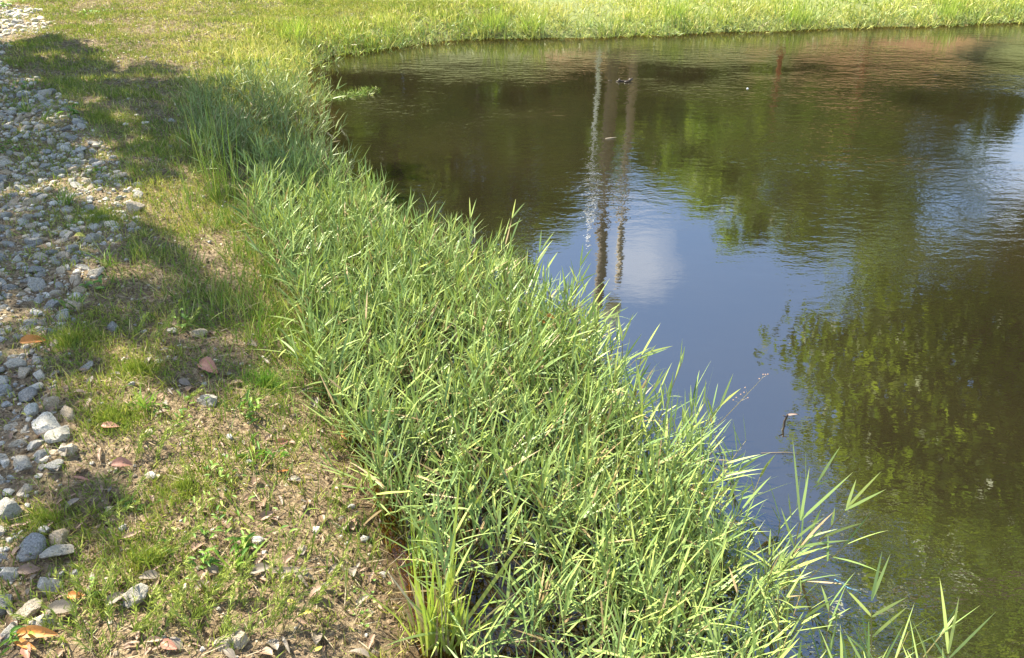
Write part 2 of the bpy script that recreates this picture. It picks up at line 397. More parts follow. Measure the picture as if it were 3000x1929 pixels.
# ------------------------------------------------------------------ blades
def blades(pile, base, d, L, Wd, droop, K=3, tint=None, prof=(0.6, 1.0, 0.75), normal=None, tip=True, drop_dir=None):
    """flat tapering blades: base (N,3), unit start direction d, length, width, droop (fraction of the length lost downward at the tip)"""
    N = len(base)
    if N == 0: return
    L = np.broadcast_to(L, (N,)); Wd = np.broadcast_to(Wd, (N,)); droop = np.broadcast_to(droop, (N,))
    tint = rng.random(N) if tint is None else np.broadcast_to(tint, (N,))
    if normal is None: normal = unit(rng.normal(size=(N, 3))*np.array([1, 1, .4]))
    side = unit(np.cross(d, normal))
    dd = np.array([0, 0, -1.0]) if drop_dir is None else drop_dir
    ts = np.linspace(0, 1, K+1)
    V = []; al = []
    for k, t in enumerate(ts):
        p = base+d*(L*t)[:, None]+dd*(droop*L*t*t)[:, None]
        if k == K and tip: V.append(p[:, None, :]); al.append(np.full((N, 1), t))
        else:
            w = (Wd*prof[min(k, len(prof)-1)]*0.5)[:, None]
            V.append(np.stack([p-side*w, p+side*w], 1)); al.append(np.full((N, 2), t))
    V = np.concatenate(V, 1); al = np.concatenate(al, 1); m = V.shape[1]
    o = (np.arange(N)*m)[:, None]
    Q = np.concatenate([o+np.array([[2*k, 2*k+1, 2*k+3, 2*k+2]]) for k in range(K-1 if tip else K)], 0) if K > 1 or not tip else None
    T = o+np.array([[2*K-2, 2*K-1, 2*K]]) if tip else None
    pile.add(V.reshape(-1, 3), Q, T, np.repeat(tint, m), al.ravel())
def rdir(N, lo, hi, azc=None, azs=math.pi):
    """random unit directions, lean from the vertical between lo and hi degrees"""
    a = rng.uniform(-math.pi, math.pi, N) if azc is None else azc+rng.normal(size=N)*azs
    t = np.radians(rng.uniform(lo, hi, N))
    return np.stack([np.sin(a)*np.sin(t), np.cos(a)*np.sin(t), np.cos(t)], -1)
def reeds(pl, ps, x, y, z, h, lean, azc=None, azs=1.2, nl=(4, 8), leafL=(.09, .19), leafW=(.005, .0095), tint0=0.0, spread=(22, 62)):
    """jointed stems carrying stiff lance leaves in turn up the stem"""
    N = len(x)
    base = np.stack([x, y, z], -1); d = rdir(N, lean[0], lean[1], azc, azs)
    H = rng.uniform(h[0], h[1], N)
    blades(ps, base, d, H, rng.uniform(.0026, .0044, N), 0.06, 3, prof=(1, .9, .7), tip=False)
    st = rng.random(N)
    for k in range(nl[1]):
        keep = rng.random(N) < (1.0 if k < nl[0] else 0.6)
        t = 1.0-k*rng.uniform(.09, .14)*np.ones(N)+rng.normal(size=N)*.02
        t = np.clip(t, 0.12, 1)
        b = base+d*(H*t)[:, None]+np.array([0, 0, -1.0])*(0.06*H*t*t)[:, None]
        a = rng.uniform(0, 2*math.pi, N)+k*math.pi
        pr = unit(np.cross(d, np.array([0.3, 0.1, 1.0]))); qr = np.cross(d, pr)
        sidev = pr*np.cos(a)[:, None]+qr*np.sin(a)[:, None]
        ang = np.radians(rng.uniform(spread[0], spread[1], N))*(0.45 if k == 0 else 0.8 if k == 1 else 1)
        ld = unit(d*np.cos(ang)[:, None]+sidev*np.sin(ang)[:, None])
        ll = rng.uniform(leafL[0], leafL[1], N)*(0.85 if k < 2 else 1.0)
        nrm = unit(d*0.9-sidev*0.4+rng.normal(size=(N, 3))*.25)
        tt = np.clip(tint0+st*.5+rng.random(N)*.42-0.03*k+.06, 0, .94); tt = np.where(rng.random(N) < .015+.018*k, 1.0, tt)
        m = keep
        blades(pl, b[m], ld[m], ll[m], rng.uniform(leafW[0], leafW[1], m.sum()), rng.uniform(0, .22, m.sum()), 4, tint=tt[m], prof=(.55, 1, .85, .5), normal=nrm[m])
def scatter(n, x0, x1, y0, y1):
    x = rng.uniform(x0, x1, n); y = rng.uniform(y0, y1, n); zz = gh(x, y)
    u, v, dp = proj(x, y, np.maximum(zz, 0)); return x, y, zz, u, v, dp
def jit(u, v, x, y, a=60, f=3):
    return u+(fbm(x*f, y*f, 71)-.5)*a*2, v+(fbm(x*f, y*f, 83)-.5)*a*2

# dense reed grass standing in the shallows (roots)
band = [(880, 520), (970, 580), (1080, 640), (1180, 710), (1360, 770), (1460, 860), (1620, 960), (1760, 1100), (1850, 1250), (1950, 1330), (2020, 1430), (2060, 1540),
        (2110, 1680), (2220, 1820), (2290, 1980), (2400, 2150), (2500, 2400), (1600, 2400), (1350, 2050), (1310, 1929), (1260, 1780), (1220, 1650), (1110, 1500), (1030, 1400),
        (970, 1270), (920, 1120), (880, 900), (790, 760), (730, 640), (760, 540)]
gap = [(1350, 1720), (1420, 1580), (1560, 1560), (1660, 1700), (1720, 2000), (1740, 2400), (1400, 2400)]
gap2 = [(1150, 1230), (1400, 1200), (1560, 1400), (1500, 1560), (1280, 1500)]
pl, ps = Pile(), Pile()
x, y, zz, u, v, dp = scatter(34000, -2.6, 2.6, 0.7, 6.0)
uj, vj = jit(u, v, x, y, 45)
k = inpoly(uj, vj, band) & (v < 2300) & (rng.random(len(u)) < .30+1.0*ss(.36, .56, fbm(x*7, y*7, 141, 3))*np.where(v > 1100, .70, .9))
k &= ~(inpoly(uj, vj, gap) & (rng.random(len(u)) < .58)) & ~(inpoly(uj, vj, gap2) & (rng.random(len(u)) < .3))
outer = [(1850, 1180), (2000, 1260), (2180, 1400), (2330, 1560), (2480, 1760), (2640, 2000), (2800, 2300), (2300, 2300), (2150, 1800), (1950, 1400)]
k |= inpoly(uj, vj, outer) & (rng.random(len(u)) < .10)
x, y, zz, u, v = x[k], y[k], zz[k], u[k], v[k]
far = v < 900
for sel, hh, lL, lW in ((far, (.14, .38), (.07, .19), (.0045, .009)), (~far, (.10, .36), (.07, .20), (.0045, .0088))):
    reeds(pl, ps, x[sel], y[sel], np.maximum(zz[sel], -.04)-.01, hh, (0, 32), azc=math.radians(70), azs=1.5, leafL=lL, leafW=lW)
print('near reeds', len(x), pl.n)
o = link('reed_grass', pl.mesh('reed_grass'), M['reed']); tag(o, 'dense pale green reed grass leaves crowding the near water edge', 'reed grass', kind='stuff')
o2 = link('reed_grass_stalks', ps.mesh('reed_grass_stalks'), M['stem'], o)
# bluish reed bed by the cove
pl, ps = Pile(), Pile()
blue = [(560, 330), (700, 250), (860, 270), (935, 330), (960, 430), (1010, 500), (900, 560), (760, 560), (600, 500), (540, 430)]
x, y, zz, u, v, dp = scatter(16000, -4.2, -0.6, 4.3, 9.5)
uj, vj = jit(u, v, x, y, 35)
k = inpoly(uj, vj, blue) & (rng.random(len(u)) < .12+.6*ss(.35, .6, fbm(x*4, y*4, 151))); x, y, zz = x[k], y[k], zz[k]
reeds(pl, ps, x, y, np.maximum(zz, -.04)-.01, (.10, .33), (3, 40), azc=math.radians(60), azs=1.5, leafL=(.07, .16), leafW=(.004, .0075))
print('blue reeds', len(x))
o = link('reed_grass', pl.mesh('reed_grass_cove'), M['reedblue']); tag(o, 'bluish green reed bed leaning over the cove corner', 'reed grass', kind='stuff')
link('reed_grass_stalks', ps.mesh('reed_grass_cove_stalks'), M['stem'], o)

# grass between the bare bank and the reeds
pl = Pile()
mid = [(150, 120), (400, 200), (640, 270), (740, 450), (800, 620), (820, 760), (920, 900), (980, 1100), (1080, 1400), (1200, 1600), (1130, 1640), (1000, 1760), (760, 1700), (640, 1350), (600, 1050),
         (560, 930), (480, 1000), (330, 960), (330, 800), (420, 660), (400, 560), (330, 450), (230, 350), (150, 260)]
x, y, zz, u, v, dp = scatter(230000, -6.5, 0.3, 1.2, 11.0)
uj, vj = jit(u, v, x, y, 70)
k = inpoly(uj, vj, mid) & (rng.random(len(u)) < ss(.36, .58, fbm(x*5, y*5, 91))*(.35+.65*ss(300, 800, u))*(1-.62*ss(950, 1250, v)*(1-ss(640, 800, u-(v-900)*.35)))*(1-.5*(1-ss(250, 420, v))*(1-ss(400, 700, u)))+.04); x, y, zz, u, vq = x[k], y[k], zz[k], u[k], v[k]; n = len(x)
blades(pl, np.stack([x, y, zz-.005], -1), rdir(n, 0, 48), rng.uniform(.05, .24, n)*(.4+.6*ss(350, 850, u))*(1-.5*ss(950, 1300, vq)), rng.uniform(.002, .005, n), rng.uniform(0, .35, n), 3, tint=np.clip(rng.random(n)+.45*(1-ss(200, 450, vq)), 0, 1))
print('mid', n)
o = link('bank_grass', pl.mesh('bank_grass'), M['sedge']); tag(o, 'thin green grass on the bank beside the reeds', 'grass', kind='stuff')

# far meadow and the land round the cove
pl = Pile()
x, y, zz, u, v, dp = scatter(900000, -13, 14, 5.5, 18.5)
sdv = samp(sd_, x, y)
left_lim = 150+ss(0, 400, v)*330
uj, vj = jit(u, v, x, y, 60, 1.5)
dens = ss(-60, 160, uj-left_lim-vj*0.25)
dens = np.where(v < 60, np.maximum(dens, .5), dens)
k = (sdv > -0.09) & (u > -200) & (u < 3300) & (v < 520) & (v > -170) & (rng.random(len(x)) < dens*np.clip(0.35+8/dp, 0.2, 1)*0.40*(.35+.95*ss(.32, .6, fbm(x*5, y*3, 181))))
x, y, zz, dp, u, v, sdv = x[k], y[k], zz[k], dp[k], u[k], v[k], sdv[k]; n = len(x)
tall = (0.065+0.13*(1-ss(0.0, 1.4, sdv)))*(0.6+0.9*fbm(x*1.4, y*1.4, 61))*(0.65+0.35*ss(300, 900, u))
tnt = np.clip(rng.normal(.46, .28, n)+.25*(1-ss(250, 900, u))+(fbm(x*.9, y*.9, 15)-.5)*.9+0.22*ss(.2, 1.6, sdv), 0, 1)
blades(pl, np.stack([x, y, zz-.01], -1), rdir(n, 0, 66), tall*rng.uniform(.6, 1.35, n), rng.uniform(.005, .011, n)*np.clip(dp/9, .8, 1.5), rng.uniform(0, .5, n), 2, prof=(.8, 1), tint=tnt)
print('meadow', n)
o = link('meadow_grass', pl.mesh('meadow_grass'), M['meadow']); tag(o, 'bright yellow green meadow grass across the far bank', 'grass', kind='stuff')

# short mats, straw and litter of the near bank
pl, pst = Pile(), Pile()
x, y, zz, u, v, dp = scatter(1500000, -6.5, 0.6, 1.0, 12.0)
sdv = samp(sd_, x, y)
strip = [(-400, -60), (60, 20), (130, 60), (150, 100), (40, 110), (0, 180), (120, 250), (230, 330), (330, 440), (400, 560), (390, 680), (300, 760), (270, 850), (210, 960), (130, 1050),
         (150, 1150), (220, 1250), (190, 1340), (110, 1400), (80, 1500), (50, 1720), (-400, 1800)]
instrip = inpoly(*jit(u, v, x, y, 25, 5), strip)
patch = fbm(x*3.2, y*3.2, 101)+0.5*(fbm(x*15, y*15, 111)-.5)
pr = ss(.34, .56, patch)*np.where(instrip, .36, 1.0)+0.14*np.where(instrip, .3, 1)
pr = pr*(1-.45*(1-ss(300, 420, v))*(1-ss(500, 900, u)))
inb = (sdv > 0.02) & (u > -150) & (u < 1500) & (v < 2050) & (v > -50)
k = inb & (rng.random(len(x)) < pr*0.42)
xs, ys, zs = x[k], y[k], zz[k]; n = len(xs)
tnt = np.clip(rng.normal(.5, .25, n)+(fbm(xs*2, ys*2, 121)-.5)*.9, 0, 1)
blades(pl, np.stack([xs, ys, zs-.003], -1), rdir(n, 0, 62), rng.uniform(.015, .075, n)*(0.4+1.2*fbm(xs*3, ys*3, 131)), rng.uniform(.0016, .0042, n)*(1+.5*ss(4, 8, ys)), rng.uniform(0, .4, n), 2, prof=(.9, 1), tint=tnt)
print('short', n)
o = link('short_grass', pl.mesh('short_grass'), M['short']); tag(o, 'patchy short yellow green grass mats on the bare bank', 'grass', kind='stuff')
k = inb & (rng.random(len(x)) < .26*np.where(instrip, .35, 1))
xs, ys, zs = x[k], y[k], zz[k]; n = len(xs)
blades(pst, np.stack([xs, ys, zs+rng.uniform(.001, .008, n)], -1), rdir(n, 70, 92), rng.uniform(.012, .085, n), rng.uniform(.0009, .0024, n), rng.uniform(-.05, .08, n), 2, prof=(.9, 1))
o = link('straw_litter', pst.mesh('straw_litter'), M['straw']); tag(o, 'tan dry straw and stem litter strewn over the soil', 'straw', kind='stuff')
print('straw', n)

# ------------------------------------------------------------------ stones
def ico(sub):
    import bmesh
    bm = bmesh.new(); bmesh.ops.create_icosphere(bm, subdivisions=sub, radius=1.0)
    V = np.array([v.co[:] for v in bm.verts]); F = np.array([[v.index for v in f.verts] for f in bm.faces]); bm.free()
    return V, F
def rock_np(sub, seed, planes=11):
    r = np.random.default_rng(seed); V, F = ico(sub)
    n = unit(r.normal(size=(planes, 3))); h = r.uniform(.58, .98, planes)
    dt = np.maximum(V@n.T, 1e-3); q = h/dt
    q = np.where(V@n.T <= 0.02, 9, q)
    rad = -np.log(np.exp(-q*60).sum(1))/60
    rad = np.minimum(rad, 1.25)
    rad *= 1+0.035*np.sin(V[:, 0]*7+seed)*np.sin(V[:, 1]*6+1)*np.sin(V[:, 2]*8)+r.normal(size=len(V))*.004
    return V*rad[:, None]*np.array([1, r.uniform(.72, .95), r.uniform(.55, .8)]), F
ROCKS = []
for i in range(12):
    V, F = rock_np(4, 100+i)
    m_ = mesh_np('stone', V, None, F, {'tint': np.zeros(len(V))}, smooth=False); m_.materials.append(M['rock']); ROCKS.append(m_)
def stone(loc, size, label, group=None, mesh=None, cat='stone', rz=None, sink=.3, tilt=.5):
    o = bpy.data.objects.new('stone', mesh or random.choice(ROCKS)); C.objects.link(o)
    o.rotation_euler = (random.uniform(-tilt, tilt), random.uniform(-tilt, tilt), random.uniform(0, 6.28) if rz is None else rz)
    s = size*0.5; o.scale = (s, s*random.uniform(.85, 1.1), s*random.uniform(.85, 1.1))
    o.location = (loc[0], loc[1], loc[2]+s*(0.62-sink))
    return tag(o, label, cat, group)
# the stones one can single out: centre pixel, width in pixels, label
named = [
 (90, 1615, 78, 'rounded speckled granite stone, left one of the pair in the lower left soil'),
 (172, 1625, 80, 'egg-shaped grey granite stone, right one of the pair in the lower left soil'),
 (178, 1580, 62, 'small granite stone tucked behind the egg-shaped grey stone'),
 (145, 1722, 74, 'dark grey wedge-shaped stone just below the pair of granite stones'),
 (404, 1758, 100, 'light grey angular granite stone alone among the foreground sprigs'),
 (92, 1800, 84, 'blocky pale-topped stone above the big orange leaves'),
 (14, 1785, 74, 'dark speckled stone cut off by the left edge above the orange leaves'),
 (30, 1868, 70, 'bright white stone beside the big orange leaf in the bottom corner'),
 (120, 1840, 80, 'half-buried pale stone behind the big orange leaf'),
 (25, 1500, 84, 'bluish white stone at the left edge above the pair of granite stones'),
 (205, 1325, 50, 'upright greenish grey stone below the tan stone on the left'),
 (178, 1285, 66, 'flat tan orange stone lying beside grey gravel'),
 (615, 1180, 56, 'upright cream stone standing alone in the middle of the bank'),
 (145, 1258, 84, 'grey white stone above the flat tan stone'),
 (48, 1077, 52, 'bright white stone at the left edge beside a smaller white one'),
 (72, 1098, 52, 'low white stone in front of the bright white one at left'),
 (116, 1107, 44, 'grey speckled stone right of the two white stones'),
 (80, 1170, 56, 'pale cream block in the soil below the two white stones'),
 (560, 1878, 0, ''), (680, 1890, 84, 'speckled pale stone sunk in the soil at the bottom edge'),
 (160, 1370, 52, 'small cream stone below the upright greenish stone'),
 (580, 985, 48, 'flat grey stone half hidden in the shaded grass'),
 (335, 965, 40, 'small blue grey stone in the shaded weeds'),
 (300, 1590, 0, ''),
 (560, 1300, 0, ''),
]
used = []
for (u_, v_, w_, lab) in named:
    if not w_: continue
    p = at(u_, v_); dpt = proj(p.x, p.y, p.z)[2]; s = w_*dpt/FPX
    o = stone(p, s, lab, 'stones lying on the near bank'); used.append((p.x, p.y, s))
# crowded strip of stones on the left
cx, cy, cz, cu, cv, cd = scatter(26000, -7.5, -0.6, 1.2, 12.5)
k = inpoly(*jit(cu, cv, cx, cy, 60, 3), strip) & (cu > -120) & (cv > -40) & (fbm(cx*3, cy*3, 161) > .30)
loose = (~k) & (cu > -80) & (cu < 600) & (cv > 350) & (samp(sd_, cx, cy) > .3) & (rng.random(len(cx)) < .012)
k |= loose
cx, cy, cu, cv, cd = cx[k], cy[k], cu[k], cv[k], cd[k]
size = np.clip(rng.lognormal(math.log(.046), .42, len(cx)), .022, .11)
size = np.where(cv > 850, size*.9, size*.94)
order = np.argsort(-size)
acc = np.array(used); out = []
for i in order:
    d = np.hypot(acc[:, 0]-cx[i], acc[:, 1]-cy[i])
    if (d < (acc[:, 2]+size[i])*.40).any(): continue
    acc = np.vstack([acc, [cx[i], cy[i], size[i]]]); out.append(i)
print('stones', len(out))
shown = sorted(out, key=lambda i: -size[i]/cd[i])
for i in shown[:270]:
    stone((cx[i], cy[i], float(gh(cx[i], cy[i]))), size[i], sink=random.uniform(.35, 1.0), label='angular grey white granite stone crowded among others in the stony strip on the left', group='stones of the stony strip')
gp = Pile()
lowV = [rock_np(2, 300+i, 9) for i in range(6)]
def low_rocks(pile, X, Y, Zs, SZ):
    for i in range(len(X)):
        V, F = lowV[i % 6]; a = random.uniform(0, 6.28); c, s_ = math.cos(a), math.sin(a)
        v = V*SZ[i]*.5; v = np.stack([v[:, 0]*c-v[:, 1]*s_, v[:, 0]*s_+v[:, 1]*c, v[:, 2]], -1)+np.array([X[i], Y[i], Zs[i]+SZ[i]*.1])
        pile.add(v, None, F, random.random())
r_ = shown[270:]
low_rocks(gp, cx[r_], cy[r_], gh(cx[r_], cy[r_]), size[r_])
x, y, zz, u, v, dp = scatter(60000, -6.5, 0.0, 1.0, 12)
k = (samp(sd_, x, y) > .05) & (u > -50) & (u < 1300) & (v < 2000) & (v > 0)
pin = inpoly(u, v, strip)
k &= rng.random(len(x)) < np.where(pin, 1.0, .13)
x, y, zz = x[k], y[k], zz[k]
low_rocks(gp, x, y, zz, np.clip(rng.lognormal(math.log(.012), .5, len(x)), .005, .035))
print('gravel', len(x))
o = link('gravel', gp.mesh('gravel', False), M['gravel']); tag(o, 'fine grey and cream gravel between the stones', 'gravel', kind='stuff')

# crumbs of soil
oc = np.array([(1, 0, 0), (-1, 0, 0), (0, 1, 0), (0, -1, 0), (0, 0, 1), (0, 0, -1)], float)
of = np.array([(0, 2, 4), (2, 1, 4), (1, 3, 4), (3, 0, 4), (2, 0, 5), (1, 2, 5), (3, 1, 5), (0, 3, 5)])
x, y, zz, u, v, dp = scatter(260000, -5.5, 0.4, 1.0, 8.0)
k = (samp(sd_, x, y) > .03) & (u > -50) & (u < 1300) & (v < 2000) & (v > 350) & (rng.random(len(x)) < .55*np.clip(v/1600, .15, 1)); x, y, zz = x[k], y[k], zz[k]; n = len(x)
sz = np.clip(rng.lognormal(math.log(.0042), .5, n), .002, .013)
vv = oc[None]*sz[:, None, None]*rng.uniform(.5, 1.2, (n, 6, 1)); a = rng.uniform(0, 6.28, n); ca, sa = np.cos(a)[:, None], np.sin(a)[:, None]
vv = np.stack([vv[..., 0]*ca-vv[..., 1]*sa, vv[..., 0]*sa+vv[..., 1]*ca, vv[..., 2]*.8], -1)+np.stack([x, y, zz+sz*.3], -1)[:, None, :]
cm = mesh_np('soil_crumbs', vv, None, (of[None]+(np.arange(n)*6)[:, None, None]), {'tint': np.repeat(rng.random(n), 6), 'along': np.full(n*6, .5)}, False)
M['crumb'] = leaf_mat('soil_crumb', [(0, (.06, .04, .022)), (.4, (.22, .15, .09)), (.85, (.40, .29, .18)), (1, (.58, .50, .38))], transl=0.0, rough=.9)
tag(link('soil_crumbs', cm, M['crumb']), 'brown crumbs of soil and grit over the bare near bank', 'soil', kind='stuff'); print('crumbs', n)

# ------------------------------------------------------------------ dead leaves
def leaf_mesh(name, seed, n=10, asp=.3, curl=.25, teeth=0.0):
    r = np.random.default_rng(seed); ts = np.linspace(0, 1, n+1); V = []
    bendz = r.uniform(.05, curl); tw = r.uniform(-.5, .5)
    for i, t in enumerate(ts):
        w = asp*.5*(math.sin(math.pi*min(1, t**.8))**.75)+.004
        w *= 1+teeth*(1 if i % 2 else -1)
        zc = bendz*math.sin(math.pi*t)*.5+.03
        for j in (-1, -.5, 0, .5, 1):
            V.append((t-.5, w*j+.05*math.sin(3*t+seed), zc+abs(j)*w*.55+tw*j*w*t))
    V = np.array(V); q = []
    for i in range(n):
        for j in range(4): a = i*5+j; q.append((a, a+1, a+6, a+5))
    return mesh_np(name, V, q)
LM = {k_: [leaf_mesh('dead_leaf', s, **kw) for s in (1, 2, 3)] for k_, kw in
      {'long': dict(asp=.27, curl=.2), 'wide': dict(asp=.5, curl=.35, teeth=.06), 'thin': dict(asp=.16, curl=.3)}.items()}
LC = {}
def dead_leaf(u_, v_, w_, rz, shape, mat, label, group='fallen leaves on the bank', tilt=(0, 0), lift=0.004):
    p = at(u_, v_) if not isinstance(u_, Vector) else u_; dpt = proj(p.x, p.y, p.z)[2]; s = w_*dpt/FPX if w_ > 1 else w_
    key = (shape, random.randrange(3), mat)
    if key not in LC:
        mm = LM[key[0]][key[1]].copy(); mm.materials.append(M[mat]); LC[key] = mm
    o = bpy.data.objects.new('dead_leaf', LC[key]); C.objects.link(o)
    o.location = (p.x, p.y, max(p.z, 0)+lift); o.rotation_euler = (tilt[0], tilt[1], rz); o.scale = (s, s, s)
    return tag(o, label, 'dead leaf', group)
L_ = [
 (112, 1872, 125, .12, 'long', 'dl_orange', 'big glossy orange leaf lying in the bottom left corner', (.35, .0)),
 (80, 1898, 82, -.35, 'long', 'dl_orange', 'smaller orange leaf under the big glossy orange leaf', (.2, .1)),
 (85, 1922, 55, -.9, 'wide', 'dl_red', 'russet leaf under the two orange leaves at the bottom corner', (.1, .1)),
 (612, 1088, 80, -.45, 'wide', 'dl_red', 'curled pinkish brown leaf in the middle of the bank', (.3, .1)),
 (326, 1258, 52, .05, 'wide', 'dl_red', 'reddish leaf resting on the dark green moss cushion', (.2, .1)),
 (1237, 1578, 60, 1.15, 'wide', 'dl_orange', 'rust orange leaf caught upright in the grass at the water edge', (.9, .3)),
 (1010, 1283, 40, -.9, 'wide', 'dl_orange', 'orange brown leaf at the foot of the reeds', (.4, .1)),
 (825, 1302, 42, .8, 'wide', 'dl_red', 'red tinged leaf standing in the weeds left of the reeds', (.8, .2)),
 (836, 1388, 46, .5, 'thin', 'dl_orange', 'slim tan orange leaf on bare soil', (.2, .2)),
 (360, 1372, 60, .25, 'wide', 'dl_red', 'russet leaf lying by the yellow green weeds', (.3, .1)),
 (245, 1413, 58, -.1, 'thin', 'dl_red', 'narrow red brown leaf on dark soil', (.2, .1)),
 (298, 1340, 60, -1.2, 'thin', 'dl_brown', 'narrow brown leaf pointing at the water', (.3, .1)),
 (850, 1680, 130, .3, 'thin', 'dl_grey', 'long curled papery strip of dry leaf on the soil', (.3, .2)),
 (880, 1700, 90, -.7, 'thin', 'dl_grey', 'whitish papery leaf crossing the long curled strip', (.3, .2)),
 (90, 1680, 62, .4, 'wide', 'dl_brown', 'folded dull brown leaf below the pair of granite stones', (.5, .1)),
 (340, 1765, 64, 1.2, 'wide', 'dl_grey', 'withered grey leaf left of the light grey angular stone', (.4, .1)),
 (225, 1755, 50, .1, 'wide', 'dl_orange', 'tan leaf beside the dark wedge-shaped stone', (.3, .1)),
 (190, 1795, 90, .5, 'wide', 'dl_grey', 'large dull grey leaf behind the foreground sprigs', (.3, .2)),
 (500, 1900, 58, -.4, 'wide', 'dl_red', 'pinkish brown leaf at the bottom edge', (.3, .1)),
 (900, 1150, 60, .9, 'thin', 'dl_grey', 'pale grey dry leaf at the shaded foot of the reeds', (.4, .1)),
 (840, 1900, 66, -.9, 'thin', 'dl_grey', 'whitish dry strip of leaf near the bottom edge', (.2, .1)),
 (855, 1773, 26, .0, 'wide', 'dl_yellow', 'small round lime yellow leaf on the bare soil', (.1, .1)),
 (905, 1805, 24, .6, 'wide', 'dl_yellow', 'small pale yellow leaf near the bottom bare soil', (.1, .1)),
 (935, 1910, 26, .9, 'wide', 'dl_yellow', 'small lime yellow leaf at the bottom edge', (.1, .1)),
 (83, 1228, 42, -.2, 'thin', 'dl_yellow', 'slim yellow leaf on the gravel at left', (.2, .1)),
 (235, 700, 30, .2, 'wide', 'dl_yellow', 'tiny yellow leaf on the sunlit stones', (.2, .1)),
 (100, 1010, 70, .8, 'wide', 'dl_orange', 'tan leaf propped against stones at left', (.5, .2)),
 (1640, 1140, 0, 0, '', '', '', 0),
]
for (u_, v_, w_, rz, sh, mt, lab, tl) in L_:
    if w_: dead_leaf(u_, v_, w_, rz, sh, mt, lab, tilt=tl, lift=0.012)
for (u_, v_, z_, nm) in ((1590, 945, .17, 'left'), (1612, 932, .19, 'right')):
    q = P(u_, v_, z_); dead_leaf(Vector((q[0], q[1], z_)), 0, .05, .6, 'wide', 'dl_orange', 'orange leaf caught high in the reeds, the '+nm+' one of two', 'orange leaves caught in the reeds', tilt=(.6, .4)).scale = (.05,)*3
n_lit = 0
while n_lit < 180:
    u_, v_ = random.uniform(0, 1150), random.uniform(950, 1929)
    p = at(u_, v_)
    if float(samp(sd_, p.x, p.y)) < .08: continue
    dead_leaf(p, 0, random.uniform(.025, .06), random.uniform(0, 6.28), random.choice(['wide', 'wide', 'thin', 'long']), random.choice(['dl_brown', 'dl_brown', 'dl_brown', 'dl_grey', 'dl_grey']),
              'small crumpled brown or grey leaf of the litter on the near soil', 'small leaf litter', tilt=(random.uniform(-.4, .4), random.uniform(-.4, .4)), lift=.008)
    n_lit += 1

# ------------------------------------------------------------------ individual plants
def tuft(u_, v_, n, L, Wd, lean, mat, label, cat='grass tuft', name='grass_tuft', group='grass tufts', rad=.03, droop=(.05, .5), azc=None, azs=1.0, K=5, p=None, prof=(.7, 1, .9, .7, .4)):
    p = at(u_, v_) if p is None else p
    pl = Pile(); a = rng.uniform(0, 6.28, n); r0 = rad*np.sqrt(rng.random(n))
    b = np.stack([r0*np.cos(a), r0*np.sin(a), np.full(n, -.01)], -1)
    blades(pl, b, rdir(n, lean[0], lean[1], azc, azs), rng.uniform(L[0], L[1], n), rng.uniform(Wd[0], Wd[1], n), rng.uniform(droop[0], droop[1], n), K, prof=prof)
    o = link(name, pl.mesh(name), M[mat], None, p); return tag(o, label, cat, group)
# bright clump at the bottom, its blades are parts
cl = tag(empty('grass_clump', at(1290, 1900)), 'bright yellow green clump of broad grass blades at the bottom edge', 'grass clump')
def one_blade(parent, off, tipvec, L, W_, droop, mat, tint=.7, name='blade', K=8):
    pl = Pile(); d = unit(np.array([tipvec], float))
    nrm = unit(np.cross(d, np.array([[1.0, 0.25, 0.2]])))*1.0
    blades(pl, np.array([off], float), d, L, W_, droop, K, tint=tint, prof=(.6, .8, 1, 1, .95, .85, .65, .4), normal=nrm)
    return link(name, pl.mesh(name), M[mat], parent)
for i in range(98):
    a = random.uniform(0, 6.28); rr = .07*math.sqrt(random.random())
    ln = abs(random.gauss(0, .26)); az = random.uniform(-.6, 2.6) if i % 3 else random.uniform(-2.6, 0)
    one_blade(cl, (rr*math.cos(a), rr*math.sin(a), -.01), (math.sin(az)*math.sin(ln), math.cos(az)*math.sin(ln), math.cos(ln)), random.uniform(.14, .42), random.uniform(.004, .009), random.uniform(.05, .3), 'bright' if i % 4 else 'straw', random.uniform(.3, 1))
one_blade(cl, (.01, .02, 0), (.10, .30, 1), .56, .011, .05, 'bright', .8)
one_blade(cl, (.03, .02, 0), (.55, .50, .62), .46, .011, .08, 'bright', .9)
one_blade(cl, (.03, .0, 0), (.80, .35, .45), .40, .008, .1, 'bright', .6)
tuft(1240, 1700, 26, (.15, .34), (.003, .006), (0, 14), 'bright', 'upright slim green tuft behind the rust orange leaf', rad=.04, droop=(0, .1))
tuft(1330, 1690, 16, (.12, .3), (.003, .006), (0, 25), 'sedge', 'slim green tuft just right of the rust orange leaf', rad=.03, droop=(0, .2))
tuft(930, 1090, 60, (.12, .30), (.003, .0055), (0, 24), 'bright', 'yellow green upright tuft where bank meets reeds, mid picture', rad=.06, droop=(0, .3))
tuft(985, 960, 36, (.15, .32), (.004, .007), (0, 26), 'bright', 'broad-bladed yellow tuft at the left edge of the reeds', rad=.05)
tuft(650, 590, 24, (.25, .80), (.003, .0055), (0, 9), 'sedge', 'tall slender sedge clump rising above the upper left grass', cat='sedge', name='sedge_clump', rad=.10, droop=(0, .08))
tuft(610, 480, 16, (.25, .7), (.003, .0055), (0, 10), 'sedge', 'second tall sedge clump behind the slender one', cat='sedge', name='sedge_clump', rad=.12, droop=(0, .08))
tuft(560, 640, 12, (.2, .42), (.004, .006), (0, 16), 'sedge', 'few tall grey green blades left of the slender sedge', rad=.05, droop=(0, .15))
tuft(1290, 1090, 24, (.25, .42), (.006, .010), (0, 20), 'bright', 'broad yellow green blades standing out in the middle of the reeds', rad=.04, droop=(0, .15), p=at(1300, 1190))
